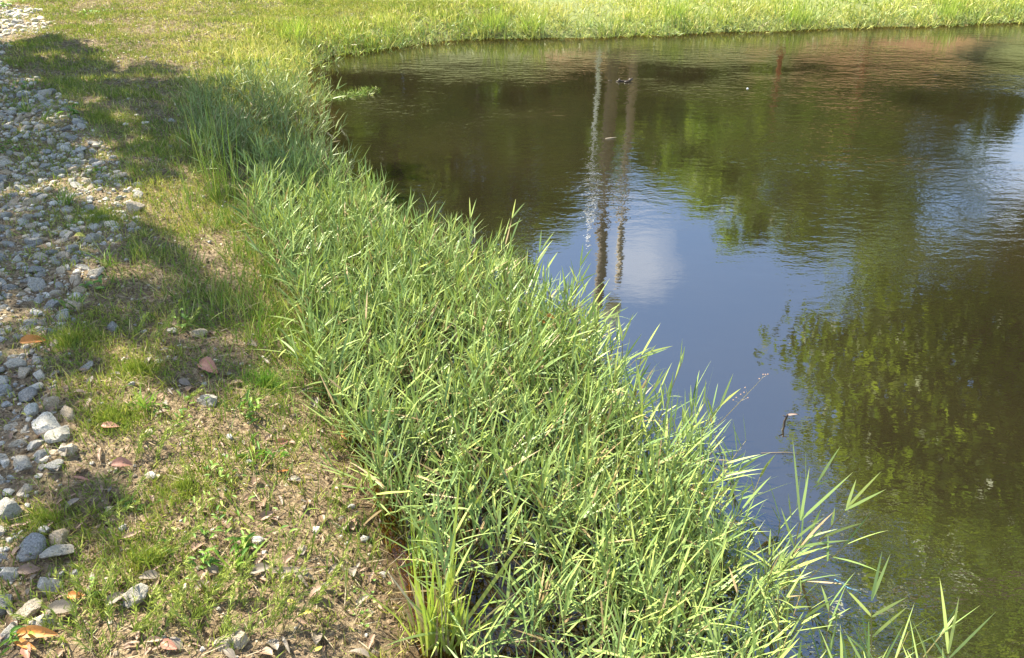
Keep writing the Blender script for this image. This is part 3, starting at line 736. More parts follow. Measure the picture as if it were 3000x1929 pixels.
tuft(1560, 0, 10, (.28, .45), (.007, .011), (0, 14), 'bright', 'tall bright blade cluster right of the middle of the reeds', rad=.02, droop=(0, .1), p=at(1560, 1420))
tuft(1770, 0, 14, (.25, .45), (.006, .011), (0, 30), 'bright', 'bright arching blades among the lower reeds', rad=.03, droop=(0, .5), p=at(1780, 1760))
tuft(1000, 640, 16, (.25, .40), (.006, .010), (0, 30), 'bright', 'bright wide blades at the upper end of the reeds', rad=.06, p=at(1000, 690))
tuft(840, 560, 20, (.25, .42), (.006, .009), (0, 30), 'bright', 'forked bright blades at the top left end of the reeds', rad=.08, p=at(840, 600))
tuft(80, 330, 40, (.10, .30), (.004, .008), (5, 55), 'sedge', 'dark green tuft rooted in the gravel at upper left', rad=.05)
tuft(120, 360, 24, (.15, .34), (.003, .006), (20, 70), 'sedge', 'sprawling blades in front of the dark gravel tuft', rad=.03, droop=(.1, .5), azc=1.6, azs=.6)
tuft(190, 595, 36, (.08, .20), (.004, .008), (5, 48), 'sedge', 'dark green tuft among the shaded stones', rad=.04)
tuft(315, 780, 30, (.08, .22), (.003, .007), (5, 50), 'sedge', 'grey green tuft at the edge of the stones', rad=.04)
tuft(400, 760, 34, (.07, .18), (.002, .004), (0, 30), 'short', 'fine upright tuft right of the stones', rad=.05)
tuft(200, 860, 40, (.05, .12), (.0015, .003), (0, 35), 'straw', 'dry straw-coloured tuft beside the stones', rad=.03)
tuft(215, 905, 22, (.08, .18), (.003, .006), (5, 55), 'sedge', 'small blue green tuft below the straw-coloured one', rad=.03)
tuft(300, 1160, 60, (.04, .10), (.001, .002), (5, 60), 'straw', 'pale wiry dry tuft on sandy soil', rad=.04)
tuft(425, 1195, 26, (.07, .17), (.005, .009), (10, 55), 'weed', 'leafy grey green tuft of folded blades in mid bank', rad=.03)
tuft(600, 1740, 30, (.05, .12), (.001, .002), (5, 40), 'straw', 'tiny wiry tuft below the leafy weeds', rad=.03)
tuft(690, 1660, 0+20, (.06, .14), (.005, .01), (10, 50), 'weed', 'yellow green leafy tuft on the lower soil', rad=.02)
for (u_, v_, la) in ((1450, 95, 'bushy light green tuft on the middle of the far shore'), (1560, 108, 'tall narrow tuft right of the bushy one on the far shore'), (1975, 60, 'light tuft on the far bank right of centre'),
                     (2780, 60, 'wide green tuft near the right end of the far shore'), (2330, 75, 'slanting green tuft on the far shore right of centre'), (860, 120, 'grey green tuft beside the cove on the far side')):
    tuft(u_, v_, 90, (.25, .52), (.005, .009), (0, 34), 'bright', la, group='tufts on the far shore', rad=.16, droop=(.05, .4), K=3, prof=(.8, 1, .6))
# mats: dark moss-like cushions
def cushion(u_, v_, r0, n, lab, mat='short', L=(.02, .055)):
    p = at(u_, v_); pl = Pile(); n = int(n*.5); a = rng.uniform(0, 6.28, n); r = r0*1.25*np.abs(rng.normal(size=n))*.62*(0.45+1.1*vnoise(a*1.6, a*0+u_, 3))
    bx, by = r*np.cos(a)*1.25, r*np.sin(a)
    bz = gh(p.x+bx, p.y+by)-p.z
    blades(pl, np.stack([bx, by, bz-.003], -1), rdir(n, 0, 60), rng.uniform(L[0], L[1], n), rng.uniform(.0014, .0030, n), .15, 2, prof=(.9, 1), tint=np.clip(rng.normal(.42, .22, n), 0, 1))
    return tag(link('grass_cushion', pl.mesh('grass_cushion'), M[mat], None, p), lab, 'grass cushion', 'dense green cushions on the bank')
cushion(330, 1235, .13, 4200, 'dark green cushion in the middle left around the reddish leaf')
cushion(415, 1085, .15, 3600, 'olive green cushion above the leafy grey green tuft')
cushion(440, 1640, .15, 3800, 'deep green trailing cushion right of the granite stones')
cushion(130, 1530, .13, 2600, 'shaded green cushion above the pair of granite stones')
cushion(540, 1430, .10, 1800, 'yellow olive cushion in the lower bank')
cushion(215, 1000, .14, 2400, 'shaded cushion near the left stones', L=(.03, .08))
cushion(780, 1120, .12, 2200, 'feathery bright green cushion beside the upright cream stone', mat='weed', L=(.03, .07))
cushion(300, 640, .16, 2600, 'green cushion at the edge of the upper stones', L=(.03, .08))
cushion(300, 350, .2, 2600, 'dark green cushion in the tree shade at upper left', L=(.03, .09))
# sprigs with needle leaves
def sprig(u_, v_, az, L, lean, label, mat='sprigm', nb=2, needle=.030):
    p = at(u_, v_); root = tag(empty('needle_sprig', p), label, 'sprig', 'needle-leaved sprigs in the foreground')
    st, lf = Pile(), Pile()
    for b_ in range(nb):
        az_ = az+random.uniform(-.5, .5)*(b_ > 0); ln = R(lean+random.uniform(-12, 12)); LL = L*random.uniform(.65, 1)
        d = np.array([[math.sin(az_)*math.sin(ln), math.cos(az_)*math.sin(ln), math.cos(ln)]])
        base = np.array([[random.uniform(-.01, .01)*b_, random.uniform(-.01, .01)*b_, 0]])
        dr = -.10
        blades(st, base, d, LL, .0022, dr, 5, prof=(1, 1, 1, 1, .8), tint=.2)
        m = int(LL*420); t = rng.uniform(.15, 1, m)**.8
        q = base+d*(LL*t)[:, None]+np.array([0, 0, -1.])*(dr*LL*t*t)[:, None]
        nd = unit(rng.normal(size=(m, 3))); nd = unit(nd-(nd@d[0])[:, None]*d*.9+d*rng.uniform(.6, 1.5, (m, 1)))
        blades(lf, q, nd, rng.uniform(.5, 1, m)*needle*(1.1-.5*t), .0022, .0, 2, prof=(.9, 1), tint=np.clip(.25+.7*t+rng.normal(size=m)*.1, 0, 1))
    link('stem', st.mesh('sprig_stem'), M['stem'], root); link('needles', lf.mesh('sprig_needles'), M[mat], root)
    return root
spr = [(270, 1905, -.75, .20, 'leftmost'), (330, 1870, -.45, .17, ''), (400, 1890, -.35, .17, ''), (300, 1925, -.9, .16, ''), (450, 1910, -.2, .15, ''), (480, 1850, .4, .14, ''),
       (520, 1860, .65, .18, ''), (215, 1850, -1.1, .14, ''), (110, 1835, -1.4, .16, ''), (360, 1800, -.6, .12, ''), (600, 1925, .5, .15, ''), (700, 1915, .6, .24, ''), (740, 1905, .5, .26, ''),
       (770, 1880, .7, .22, ''), (820, 1860, .8, .2, ''), (560, 1790, .7, .18, ''), (880, 1640, .6, .18, ''), (960, 1560, .5, .2, ''), (460, 1650, .9, .18, ''), (250, 1540, .9, .15, ''), (440, 1010, .5, .2, ''),
       (510, 1000, .4, .18, ''), (380, 1000, .2, .16, ''), (640, 1900, .2, .16, ''), (160, 1900, -.6, .12, '')]
for i in range(20):
    spr.append((random.uniform(150, 900), random.uniform(1760, 1960), random.uniform(-1.1, 1.1), random.uniform(.10, .20), ''))
for i in range(16):
    spr.append((random.uniform(250, 980), random.uniform(1150, 1700), random.uniform(-.6, 1.2), random.uniform(.09, .17), ''))
for i, (u_, v_, az, L, _) in enumerate(spr):
    sprig(u_, v_, az, L*1.15, 68, 'yellow green needle-leaved sprig sprawling over the foreground soil' if v_ > 1700 else 'green needle-leaved sprig leaning on the upper near bank')
# broad-leaf weeds
def oval_leaf_np(L, W_, n=6):
    V, q = [], []
    for i in range(n+1):
        t = i/n; w = W_*.5*math.sin(math.pi*min(1, t*.97+.03))**.8
        for j in (-1, 0, 1): V.append((L*t, w*j, abs(j)*w*.35-.25*L*t*t))
    for i in range(n):
        for j in range(2): a = i*3+j; q.append((a, a+1, a+4, a+3))
    return np.array(V), np.array(q)
def weed(u_, v_, n, L, W_, label, h=.05, cat='weed', mat='weed', rad=.03, group='broad-leaved weeds', name='leafy_weed', p=None, lean=(-.1, .9)):
    p = at(u_, v_) if p is None else p; root = tag(empty(name, p), label, cat, group); st = Pile()
    V0, q0 = oval_leaf_np(1, 1)
    leafs = []
    for i in range(n):
        s = random.uniform(.6, 1)*L; az = random.uniform(0, 6.28); el = random.uniform(*lean); hh = h*random.random()
        V = V0*np.array([s, W_*s/L, s]); ca, sa = math.cos(az), math.sin(az); ce, se = math.cos(el), math.sin(el)
        V = np.stack([V[:, 0]*ce-V[:, 2]*se, V[:, 1], V[:, 0]*se+V[:, 2]*ce], -1)
        V = np.stack([V[:, 0]*ca-V[:, 1]*sa, V[:, 0]*sa+V[:, 1]*ca, V[:, 2]], -1)
        c = np.array([random.gauss(0, rad), random.gauss(0, rad), hh+.004])
        leafs.append((V+c, q0, random.random())); 
        blades(st, np.array([[c[0]*.5, c[1]*.5, -.004]]), unit(np.array([[c[0]*.5, c[1]*.5, c[2]+.006]])), np.linalg.norm([c[0]*.5, c[1]*.5, c[2]+.006]), .0022, 0, 2, prof=(1, 1), tint=.9)
    link('stem', st.mesh('weed_stem'), M['stem'], root)
    lf = Pile()
    for V, q, t in leafs: lf.add(V, q, None, t, .5)
    link('leaves', lf.mesh('weed_leaves'), M[mat], root)
    return root
weed(625, 1570, 60, .032, .010, 'spreading lance-leaved weed in the lower middle of the bank', h=.03, rad=.09)
weed(720, 1620, 18, .05, .013, 'upright lime green weed right of the spreading lance-leaved one', h=.05, rad=.012)
weed(610, 1660, 14, .05, .013, 'small upright weed below the spreading lance-leaved one', h=.05, rad=.012)
weed(400, 1490, 14, .035, .010, 'small grey green weed left of the spreading one', h=.03, rad=.02)
weed(735, 1225, 20, .05, .013, 'lime green weed with a leafy rosette beside the upright cream stone', h=.07, rad=.02)
weed(500, 1225, 40, .030, .009, 'light green creeping weed in mid bank', h=.015, rad=.06)
weed(760, 1350, 30, .06, .009, 'pale silvery spreading rosette in the bank', h=.02, rad=.04)
weed(640, 1400, 20, .03, .01, 'pale green weed left of the silvery rosette', h=.04, rad=.03)
weed(285, 850, 16, .04, .02, 'round-leaved weed at the edge of the shaded stones', h=.04, rad=.03)
weed(545, 960, 10, .035, .016, 'small broad-leaved seedling in the shade', h=.09, rad=.012)
weed(80, 262, 22, .045, .03, 'light green leafy weed at upper left in the gravel', h=.06, rad=.05)
weed(15, 20, 40, .06, .03, 'bright leafy weed in the top left corner', h=.10, rad=.10)
weed(275, 45, 40, .05, .022, 'bright leafy weed near the top left', h=.06, rad=.10)
weed(215, 340, 14, .07, .02, 'dark dock-like weed by the gravel', h=.06, rad=.02)
weed(5, 450, 26, .04, .012, 'bright green sprout at the left edge on the stones', h=.05, rad=.04)
weed(60, 440, 16, .04, .012, 'yellow green rosette on the sunlit stones', h=.03, rad=.03)
weed(280, 510, 16, .04, .012, 'yellow green rosette at the rim of the stones', h=.03, rad=.03)
weed(215, 660, 0+16, .03, .012, 'yellow leaved rosette on the sunlit strip of stones', h=.02, rad=.03)
weed(1130, 1480, 40, .022, .012, 'small round-leaved weed at the foot of the reeds', h=.10, rad=.05)
weed(1060, 1770, 26, .012, .012, 'tiny round-leaved creeper left of the bright clump', h=.01, rad=.05)
weed(50, 1895, 12, .04, .009, 'small fresh green shoot beside the orange leaf', h=.04, rad=.012)
weed(285, 1750, 12, .02, .010, 'small green seedling above the tan leaf', h=.05, rad=.01)
# feathery water plants in the clear water between the reeds
def feather(u_, v_, s, label):
    p = at(u_, v_); q = P(u_, v_, .02); root = empty('water_milfoil', (float(q[0]), float(q[1]), .0)); tag(root, label, 'water plant', 'feathery plants in the shallow gap')
    lf, st = Pile(), Pile()
    L = s; m = 80; t = np.linspace(.2, 1, m); d = np.array([[random.uniform(-.3, .3), random.uniform(-.3, .3), 1.0]]); d = unit(d)
    a = np.arange(m)*2.4
    pr = np.array([1., 0, 0]); qr = np.array([0, 1., 0])
    nd = unit(pr*np.cos(a)[:, None]+qr*np.sin(a)[:, None]+d*.55)
    blades(lf, d*(L*t)[:, None], nd, .028*(1.15-t*.75), .003, -.15, 3, prof=(.9, 1, .7), tint=np.clip(.3+.4*rng.random(m), 0, 1))
    blades(st, np.array([[0, 0, -.05]]), d, L+.05, .004, 0, 2, prof=(1, 1), tint=.3)
    link('stem', st.mesh('milfoil_stem'), M['stem'], root); link('fronds', lf.mesh('milfoil_fronds'), M['reedblue'], root)
for (u_, v_, s, la) in ((1500, 1560, .09, 'feathery water plant standing highest in the reed gap'), (1435, 1690, .07, 'feathery water plant, left one in the gap'), (1535, 1700, .08, 'feathery water plant in the middle of the gap'),
                        (1560, 1760, .06, 'small feathery water plant below the middle one'), (1600, 1790, .06, 'feathery water plant, right one near the bottom'), (1580, 1835, .05, 'bluish feathery tip nearest the bottom edge'), (1430, 1530, .05, 'small feathery water tip near the top of the gap')):
    feather(u_, v_, s, la)
# reed stalks standing out over the open water, each a thing with its leaves as parts
def stalk(u0, v0, u1, v1, zt, leaves, label):
    b = P(u0, v0, 0.0); t = P(u1, v1, zt)
    root = tag(empty('reed_stalk', (b[0], b[1], 0)), label, 'reed stalk', 'single reed stalks over the open water')
    T_ = np.array([t[0]-b[0], t[1]-b[1], zt]); L = np.linalg.norm(T_); d = T_/L
    st = Pile()
    blades(st, np.array([[0, 0, -.03]])-d*.0, unit(np.array([T_+np.array([0, 0, .03])])), L+.02, .0042, 0, 4, prof=(1, 1, .9, .8), tint=.55, tip=False, normal=np.array([[0, -1., .5]]))
    link('stem', st.mesh('reed_stalk_stem'), M['stem'], root)
    for (f, du, dv, LL) in leaves:      # fraction up the stem, direction in the picture plane, length
        q = d*L*f
        # picture-plane direction: right = +X, up = camera up
        dirv = np.array([du, dv*sp, dv*cp])+np.array([0, 1, 0])*random.uniform(-.25, .25)
        pl = Pile(); dd = unit(dirv[None, :])
        blades(pl, q[None, :], dd, LL, .0078, random.uniform(0, .16), 6, tint=random.uniform(.4, .95), prof=(.5, .95, 1, .9, .7, .4), normal=unit(np.array([[0., -.7, .7]])+rng.normal(size=(1, 3))*.25))
        link('leaf', pl.mesh('reed_stalk_leaf'), M['reed'], root)
stalk(2300, 1730, 2345, 1525, .30, [(1, -.03, 1, .24), (1, .75, .8, .20), (1, .18, 1, .16), (.62, .9, .35, .16), (.62, -.3, 1, .13), (.3, .9, .3, .14)], 'tall reed stalk with a fan of three long blades over the water, lower right')
stalk(2330, 1660, 2480, 1490, .26, [(1, .25, 1, .10), (1, .65, .8, .16), (.97, .9, .45, .14), (.72, .15, .9, .06), (.5, .85, .55, .15)], 'leaning reed stalk reaching farthest right with paired blades')
stalk(2560, 1990, 2553, 1760, .26, [(1, .18, 1, .14), (1, .45, 1, .13), (.8, .9, .3, .12), (.8, -.6, .6, .10), (.55, .6, .8, .13)], 'forked two-bladed reed stalk left of the rightmost stalk')
stalk(2790, 2060, 2778, 1915, .22, [(1, .0, 1, .20), (1, .25, 1, .15), (.9, .8, .75, .17), (.8, -.5, .8, .10)], 'rightmost reed stalk at the bottom edge')
stalk(2050, 1260, 2110, 1190, .20, [(1, .4, 1, .13), (1, .75, .8, .11), (.5, .6, .9, .13), (.5, -.2, 1, .1)], 'reed stalk beside the flower stalk')
stalk(1825, 1150, 1823, 1000, .26, [(1, -.15, 1, .14), (1, .45, 1, .13), (.6, .95, .35, .14), (.6, .5, .9, .15), (.3, .9, .3, .12)], 'reed stalk with pale stem against the blue water')
stalk(1860, 1120, 1880, 1040, .24, [(1, .9, .42, .13), (1, .5, 1, .16), (.6, .6, .9, .12)], 'reed stalk whose long blade points right over the blue water')
stalk(1680, 900, 1700, 780, .26, [(1, .1, 1, .12), (1, .5, 1, .12), (.6, .8, .5, .12), (.6, -.4, .9, .1)], 'reed stalk by the pole reflections')
stalk(1560, 830, 1580, 740, .24, [(1, .1, 1, .12), (1, .6, .8, .14), (.6, .5, .9, .12)], 'upright reed stalk left of the pole reflections')
stalk(1460, 720, 1500, 640, .24, [(1, .2, 1, .12), (1, .6, .9, .12), (.6, .8, .5, .12)], 'reed stalk at the corner of the dark water')
stalk(1370, 720, 1378, 640, .24, [(1, -.05, 1, .14), (1, .3, 1, .12), (.6, .6, .9, .12)], 'straight reed stalk in front of the dark water')
stalk(960, 330, 985, 262, .18, [(1, .4, 1, .14), (1, .9, .5, .12), (.6, .8, .3, .14), (.5, -.3, 1, .1)], 'pale reed stalk leaning from the cove reed bed')
# dry flower stalk
b = P(2090, 1260, 0); root = tag(empty('flower_stalk', (b[0], b[1], 0)), 'thin dry stalk with tiny pinkish seed heads over the water', 'flower stalk')
t = P(2243, 1098, .33); T_ = np.array([t[0]-b[0], t[1]-b[1], .33]); L = np.linalg.norm(T_); st = Pile()
blades(st, np.zeros((1, 3)), unit(T_[None, :]), L, .003, 0, 6, prof=(1, 1, 1, .9, .8, .6), tint=.95, normal=np.array([[0, -1., .6]]))
hd = Pile(); V, F = ico(1)
for f, ox, oz in ((1, 0, 0), (.985, -.006, .004), (1.0, .008, .001), (.93, -.008, 0), (.72, -.02, .015), (.68, -.014, .004), (.66, -.022, .0), (.60, .016, 0), (.62, -.03, -.004), (.56, -.03, .0)):
    hd.add(V*.0030+T_*f+np.array([ox, 0, oz]), None, F, .9)
    blades(st, (T_*(f-.05))[None, :], unit((T_*.05+np.array([ox, 0, oz]))[None, :]), np.linalg.norm(T_*.05+np.array([ox, 0, oz])), .0015, 0, 1, tint=.9, prof=(1,))
link('stem', st.mesh('flower_stem'), M['straw'], root); M['head'] = plain('seed_head', (.36, .23, .17), .8); link('seed_heads', hd.mesh('seed_heads'), M['head'], root)

# tubes for sticks, trunks, poles
def tube(pile, pts, rad, sides=8, cap=True):
    pts = np.array(pts, float); n = len(pts); rad = np.broadcast_to(rad, (n,))
    V = []
    for i in range(n):
        d = unit((pts[min(i+1, n-1)]-pts[max(i-1, 0)])[None, :])[0]
        a = np.array([0, 0, 1.]) if abs(d[2]) < .9 else np.array([1., 0, 0]); s = unit(np.cross(d, a)[None, :])[0]; w = np.cross(d, s)
        th = np.arange(sides)/sides*2*math.pi
        V.append(pts[i]+rad[i]*(np.cos(th)[:, None]*s+np.sin(th)[:, None]*w))
    q = [(i*sides+j, i*sides+(j+1) % sides, (i+1)*sides+(j+1) % sides, (i+1)*sides+j) for i in range(n-1) for j in range(sides)]
    V = np.concatenate(V); T = []
    if cap:
        V = np.vstack([V, pts[:1], pts[-1:]]); c0, c1 = n*sides, n*sides+1
        T = [(c0, (j+1) % sides, j) for j in range(sides)]+[(c1, (n-1)*sides+j, (n-1)*sides+(j+1) % sides) for j in range(sides)]
    pile.add(V, q, T if cap else None, .5, .5)
def boxp(pile, c, s):
    V = np.array([(x_, y_, z_) for x_ in (-1, 1) for y_ in (-1, 1) for z_ in (-1, 1)], float)*np.array(s)/2+np.array(c)
    pile.add(V, [(0, 1, 3, 2), (4, 6, 7, 5), (0, 4, 5, 1), (2, 3, 7, 6), (0, 2, 6, 4), (1, 5, 7, 3)])
# twig rising from the water
b = P(2297, 1248, 0); root = tag(empty('water_twig', (b[0], b[1], 0)), 'dark wet twig rising from the water with a dry scrap on top', 'twig')
pl = Pile(); tube(pl, [(0, 0, -.1), (.002, 0, -.01), (-.002, 0, .02), (.006, .004, .045), (.004, .0, .055)], [.004, .004, .005, .0035, .003], 6); tube(pl, [(.004, 0, .04), (-.012, .0, .05)], [.003, .002], 5)
link('stick', pl.mesh('twig_stick'), M['twig'], root)
pl = Pile(); blades(pl, np.array([[.002, 0, .052]]), unit(np.array([[1., .1, .12]])), .045, .008, .1, 4, prof=(.6, 1, .8, .5), tint=.8, normal=np.array([[0, -.5, 1.]]))
link('dry_scrap', pl.mesh('dry_scrap'), M['head'], root)
# floating bits
def floater(u_, v_, parts, label, mat, name='floating_twig', cat='twig'):
    b = P(u_, v_, 0); pl = Pile()
    for pts, r0 in parts: tube(pl, pts, r0, 6)
    o = link(name, pl.mesh(name), M[mat], None, (b[0], b[1], 0)); return tag(o, label, cat)
floater(1828, 240, [([(-.08, 0, .003), (-.03, .01, .006), (.03, 0, .006), (.07, .02, .008)], [.005, .008, .010, .006]), ([(-.05, 0, .008), (-.045, .02, .022)], [.012, .010]), ([(.05, .01, .01), (.09, .04, .022)], [.014, .010]), ([(.0, -.03, .004), (.05, -.02, .01)], [.008, .006]), ([(-.12, .01, .008), (-.16, .0, .01)], [.004, .003])],
        'dark lump of wet debris floating near the pole reflections', 'twig', 'floating_debris', 'debris')
floater(1790, 408, [([(-.045, 0, .004), (0, .008, .006), (.045, .012, .01)], [.003, .0045, .002])], 'short cream twig floating between the pole reflections', 'polelight')
floater(2190, 261, [([(-.010, 0, .002), (0, .0, .007), (.010, 0, .002)], [.003, .006, .003])], 'tiny white speck floating on the dark water right of centre', 'white', 'floating_speck', 'speck')
floater(2300, 1329, [([(-.09, 0, .002), (0, .002, .004), (.06, -.003, .002)], [.0008, .0012, .0007])], 'thin straw floating below the wet twig', 'straw', 'floating_straw', 'straw')
# bottle green floating weeds by the cove
pl = Pile(); n = 330; x = rng.uniform(0, 1, n)
c0, c1 = P(960, 290, 0), P(1100, 268, 0)
xx = c0[0]+(c1[0]-c0[0])*x+rng.normal(size=n)*.03; yy = c0[1]+(c1[1]-c0[1])*x+rng.normal(size=n)*.09
blades(pl, np.stack([xx, yy, np.full(n, .004)], -1), rdir(n, 35, 88), rng.uniform(.02, .08, n), .0035, .05, 2, prof=(.9, 1))
tag(link('floating_weed', pl.mesh('floating_weed'), M['sedge']), 'brown and yellow weed mat floating beside the cove reeds', 'water weed', kind='stuff')
# reed fringe standing in the cove corner and along the far shore
pl, ps = Pile(), Pile()
x, y, zz, u, v, dp = scatter(60000, -4.5, 14, 7.5, 13.5); sdv = samp(sd_, x, y)
k = (sdv > np.where(u < 1350, -.32, -.13)) & (sdv < .15) & (u < 3200) & (u > 860) & (rng.random(len(x)) < np.where(u < 1350, .6, .55)*np.where(sdv < -.05, .5, 1)); n = k.sum()
reeds(pl, ps, x[k], y[k], zz[k]-.01, (.08, .22), (5, 60), nl=(3, 5), leafL=(.05, .12), leafW=(.005, .009))
o = link('shore_fringe', pl.mesh('shore_fringe'), M['reed']); tag(o, 'low tangled fringe of green shoots along the far waterline', 'fringe', kind='stuff')
link('shore_fringe_stalks', ps.mesh('shore_fringe_stalks'), M['stem'], o); print('fringe', n)
# clear water debris on the bottom of the gap
pl = Pile(); x, y, zz, u, v, dp = scatter(9000, -1, 1.6, .9, 3.2); sdv = samp(sd_, x, y)
k = (sdv < .05) & (sdv > -.9) & (u > 1100) & (u < 2100); n = k.sum()
blades(pl, np.stack([x[k], y[k], np.maximum(zz[k], -.08)+.004], -1), rdir(n, 70, 95), rng.uniform(.05, .22, n), rng.uniform(.002, .004, n), 0, 2, prof=(.9, 1))
tag(link('sunken_straw', pl.mesh('sunken_straw'), M['straw']), 'brown drowned stems under the shallow water between the reeds', 'straw', kind='stuff')
# damselflies in tandem
M['blue'] = plain('damselfly_blue', (.12, .32, .46), .35, noise=(300, .3, 1.3)); M['wing'] = plain('damselfly_wing', (.55, .62, .66), .2)
def damsel(u0, v0, u1, v1, z_, label):
    a = P(u0, v0, z_); b_ = P(u1, v1, z_-.01); root = tag(empty('damselfly', (a[0], a[1], z_)), label, 'damselfly', 'two blue damselflies in tandem')
    d = np.array([b_[0]-a[0], b_[1]-a[1], -.01]); L = np.linalg.norm(d); d = d/L
    pl = Pile(); tube(pl, [d*L*t for t in (0, .03, .07, .10, .16, .26, .3, .6, .95, 1)], [.0012, .0024, .0024, .0012, .0021, .0019, .0009, .0008, .0010, .0006], 7); link('body', pl.mesh('damselfly_body'), M['blue'], root)
    for s in (-1, 1):
        pl = Pile(); blades(pl, (d*L*.2)[None, :], unit((d+np.array([0, 0, .25])+np.array([0, s*.08, 0]))[None, :]), .022, .0045, 0, 4, prof=(.3, .8, 1, .8), normal=np.array([[0.1, 1., .2]]))
        link('wing', pl.mesh('damselfly_wing'), M['wing'], root)
damsel(2445, 1698, 2485, 1722, .16, 'pale blue damselfly, the upper left one of the pair over the brown water')
damsel(2482, 1722, 2524, 1739, .15, 'pale blue damselfly, the lower right one of the pair over the brown water')

# ------------------------------------------------------------------ poles behind the far bank, seen mirrored in the pond
def polar(az, d): return (d*math.tan(R(az)), d)
def pole(az, dist, elev, r0, mat, label, name='utility_pole', extras=()):
    x_, y_ = polar(az, dist); g = float(gh(x_, y_)); D = math.hypot(x_, y_); top = D*math.tan(R(elev))-CAMZ
    root = tag(empty(name, (x_, y_, g)), label, 'pole', 'poles behind the far bank'); h = top-g
    pl = Pile(); tube(pl, [(0, 0, -.3), (0, 0, h*.5), (0, 0, h)], [r0*1.15, r0, r0*.8], 16); link('shaft', pl.mesh('pole_shaft'), M[mat], root)
    if 'arm' in extras:
        pl = Pile(); boxp(pl, (0, -r0, h-.4), (1.6, .10, .12)); link('crossarm', pl.mesh('crossarm'), M['polewood'], root)
        for s in (-.7, -.35, .35, .7):
            pl = Pile(); tube(pl, [(s, -r0, h-.34), (s, -r0, h-.18)], [.04, .025], 10); link('insulator', pl.mesh('insulator'), M['white'], root)
    if 'can' in extras:
        pl = Pile(); tube(pl, [(r0+.24, 0, h-.95), (r0+.24, 0, h-.92), (r0+.24, 0, h-.35), (r0+.24, 0, h-.3)], [.16, .2, .2, .12], 20); link('transformer', pl.mesh('transformer'), M['white'], root)
    return root
pole(6.95, 17.8, 30.2, .13, 'polewood', 'dark wooden utility pole with a white transformer, mirrored in the pond', extras=('can',))
pole(8.4, 19.5, 26.5, .095, 'polelight', 'shorter sunlit wooden pole right of the dark one, mirrored in the pond')
pole(5.95, 17.0, 23.8, .034, 'white', 'thin white metal pole left of the dark one, mirrored in the pond', name='thin_pole')
for az, la in ((17.9, 'left'), (23.0, 'right')):
    x_, y_ = polar(az, 17.5); g = float(gh(x_, y_)); root = tag(empty('marker_post', (x_, y_, g)), 'orange marker post on the far slope, the '+la+' one of two', 'post', 'orange marker posts')
    D = math.hypot(x_, y_); h = D*math.tan(R(13.6))-CAMZ-g
    pl = Pile(); tube(pl, [(0, 0, 0), (0, 0, h*.9), (0, 0, h)], [.05, .045, .02], 14); link('shaft', pl.mesh('marker_shaft'), M['orange'], root)
    pl = Pile(); tube(pl, [(0, 0, -.05), (0, 0, .06)], [.2, .18], 14); link('foot', pl.mesh('marker_foot'), M['twig'], root)

# ------------------------------------------------------------------ trees
def tree_meshes(seed, h, rad, crown_lo, n_clump, n_leaf, lsize, limbs=9, thin=.0):
    r = np.random.default_rng(seed); tr, cr = Pile(), Pile()
    lean = r.normal(size=2)*.03*h
    axisp = [np.array([lean[0]*t*t, lean[1]*t*t, h*t*.93]) for t in np.linspace(0, 1, 8)]
    r0 = .022*h
    tube(tr, axisp, [r0*(1.25-1.05*t) for t in np.linspace(0, 1, 8)], 10)
    cc = (crown_lo+h)/2; ch = (h-crown_lo)/2
    cents = []
    while len(cents) < n_clump:
        p = r.uniform(-1, 1, 3); q = np.linalg.norm(p)
        if q > 1 or q < .35: continue
        wob = .75+.5*vnoise(np.array([p[0]*2+seed]), np.array([p[1]*2+p[2]*2]), seed)[0]
        cents.append(np.array([p[0]*rad*wob+lean[0]*.5, p[1]*rad*wob+lean[1]*.5, cc+p[2]*ch]))
    cents = np.array(cents)
    for i in range(min(limbs*3, n_clump)):
        c = cents[i]; t0 = np.clip((c[2]-rad*.55)/h, .18, .9); a = np.array([lean[0]*t0*t0, lean[1]*t0*t0, h*.93*t0]); m_ = (a+c)/2+np.array([0, 0, -.06*rad])
        tube(tr, [a, m_, c], [r0*.34, r0*.2, r0*.06], 6)
    C_ = np.repeat(cents, n_leaf, 0); n = len(C_)
    cs = np.repeat(r.uniform(.10, .26, n_clump)*rad, n_leaf)
    off = unit(r.normal(size=(n, 3)))*(r.random((n, 1))**.5)*cs[:, None]*np.array([1.2, 1.2, .7])
    d = unit(r.normal(size=(n, 3))+np.array([0, 0, -.3]))
    tnt = np.clip(np.repeat(r.uniform(0, 1, n_clump), n_leaf)*.7+r.random(n)*.3, 0, 1)
    blades(cr, C_+off, d, lsize*r.uniform(.6, 1.3, n), lsize*.55, .2, 2, prof=(.5, 1), tint=tnt)
    return tr.mesh('trunk'), cr.mesh('crown')
def tree(ms, loc, rz, sc, label, mat, group=None, name='broadleaf_tree'):
    root = empty(name, loc, rz); root.scale = sc; tag(root, label, 'shrub' if name == 'shrub' else 'tree', group)
    a = bpy.data.objects.new('trunk', ms[0]); C.objects.link(a); a.parent = root
    if not ms[0].materials: ms[0].materials.append(M['bark'])
    b_ = bpy.data.objects.new('crown', ms[1]); C.objects.link(b_); b_.parent = root
    if not ms[1].materials: ms[1].materials.append(M[mat])
    return root
TA = [tree_meshes(51+i, 9.0, 3.0, 1.0, 90, 130, .22) for i in range(3)]
TB = [tree_meshes(71+i, 9.0, 2.8, 1.6, 80, 120, .20) for i in range(2)]
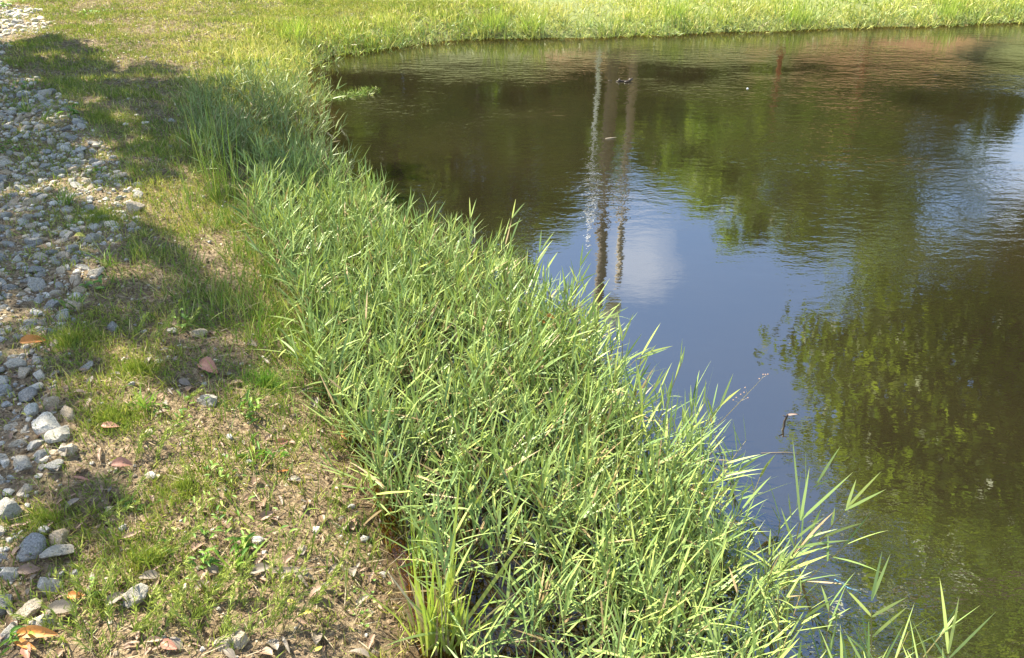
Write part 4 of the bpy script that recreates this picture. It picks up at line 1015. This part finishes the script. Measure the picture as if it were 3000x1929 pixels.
back = [(-24, 27, 23, 0), (-19, 30, 24, 1), (-14, 27, 24, 0), (-10, 30, 26, 1), (-6, 26, 28.5, 0), (-2, 29, 28, 0), (1.3, 26, 24.5, 1), (6, 28, 20, 0), (10, 26, 19.5, 0), (14, 28, 20.5, 1), (17.5, 25, 23, 0), (21.5, 24, 23.5, 1),
        (25, 24, 22.5, 0), (-29, 28, 22, 0), (29, 27, 14, 0), (-8, 24, 22, 1), (16, 31, 20, 0), (23, 30, 23.5, 1), (4.5, 31, 20.5, 0), (12, 31, 20, 0), (-17, 25, 21, 0), (33, 30, 11.5, 0)]
for i, (az, d, s, kk) in enumerate(back):
    x_, y_ = polar(az, d); ms = (TA if kk == 0 else TB)[i % (3 if kk == 0 else 2)]; s = (math.hypot(x_, y_)*math.tan(R(s))-CAMZ-float(gh(x_, y_)))/9.0
    tree(ms, (x_, y_, float(gh(x_, y_))-.1), i*1.7, (s*.4+.6, s*.4+.6, s), ('dark green' if kk == 0 else 'lighter green')+' tree standing behind the far bank, mirrored in the pond', 'crown' if kk == 0 else 'crown2', 'trees behind the far bank')
SH = [tree_meshes(61+i, 2.6, 1.5, -.3, 50, 110, .15, limbs=5) for i in range(2)]
for i in range(26):
    az = -30+i*2.7+random.uniform(-.6, .6); x_, y_ = polar(az, random.uniform(20.5, 24)); s_ = random.uniform(.8, 1.25)
    tree(SH[i % 2], (x_, y_, float(gh(x_, y_))-.1), i*2.1, (s_, s_, s_), 'dark leafy shrub in the row beyond the far bank, mirrored in the pond', 'crown', 'shrubs behind the far bank', 'shrub')
TR = tree_meshes(91, 16.5, 5.2, 3.6, 300, 150, .20, limbs=18)
tree(TR, (13.0, 12.6, .2), .4, (1, 1, 1), 'large spreading tree on the right bank, mirrored in the near water', 'crown2')
TR3 = tree_meshes(97, 10.0, 4.1, 3.3, 190, 150, .18, limbs=12)
tree(TR3, (9.7, 13.0, .2), 2.2, (1, 1, 1), 'bright leafy tree at the far end of the right bank, mirrored in the pond', 'crown2')
TR2 = tree_meshes(93, 13.0, 6.2, 4.4, 150, 110, .17, limbs=14)
tree(TR2, (8.7, 4.4, .2), 1.4, (1, 1, 1), 'leafy tree beyond the right edge, mirrored dark in the near water', 'crown')
TL = [tree_meshes(95+i, 8.0, 1.0, .6, 170, 130, .085, limbs=8) for i in range(2)]
for k_, (ps_, at_, hs, la) in enumerate(((3.0, -3.9, 1.0, 'slender young tree left of the view that shades the upper bank'), (1.40, -2.6, .92, 'slender young tree left of the view that shades the middle stones'),
                            (.25, -1.75, .80, 'slender young tree left of the view that shades the lower soil'))):
    ab = at_-8.0*hs/math.tan(SUN_EL); x_ = .643*ps_+.766*ab; y_ = .766*ps_-.643*ab
    tree(TL[k_ % 2], (x_, y_, float(gh(x_, y_))-.1), k_*1.3, (hs, hs, hs), la, 'crown', 'young trees left of the bank', 'young_tree')
print('done')
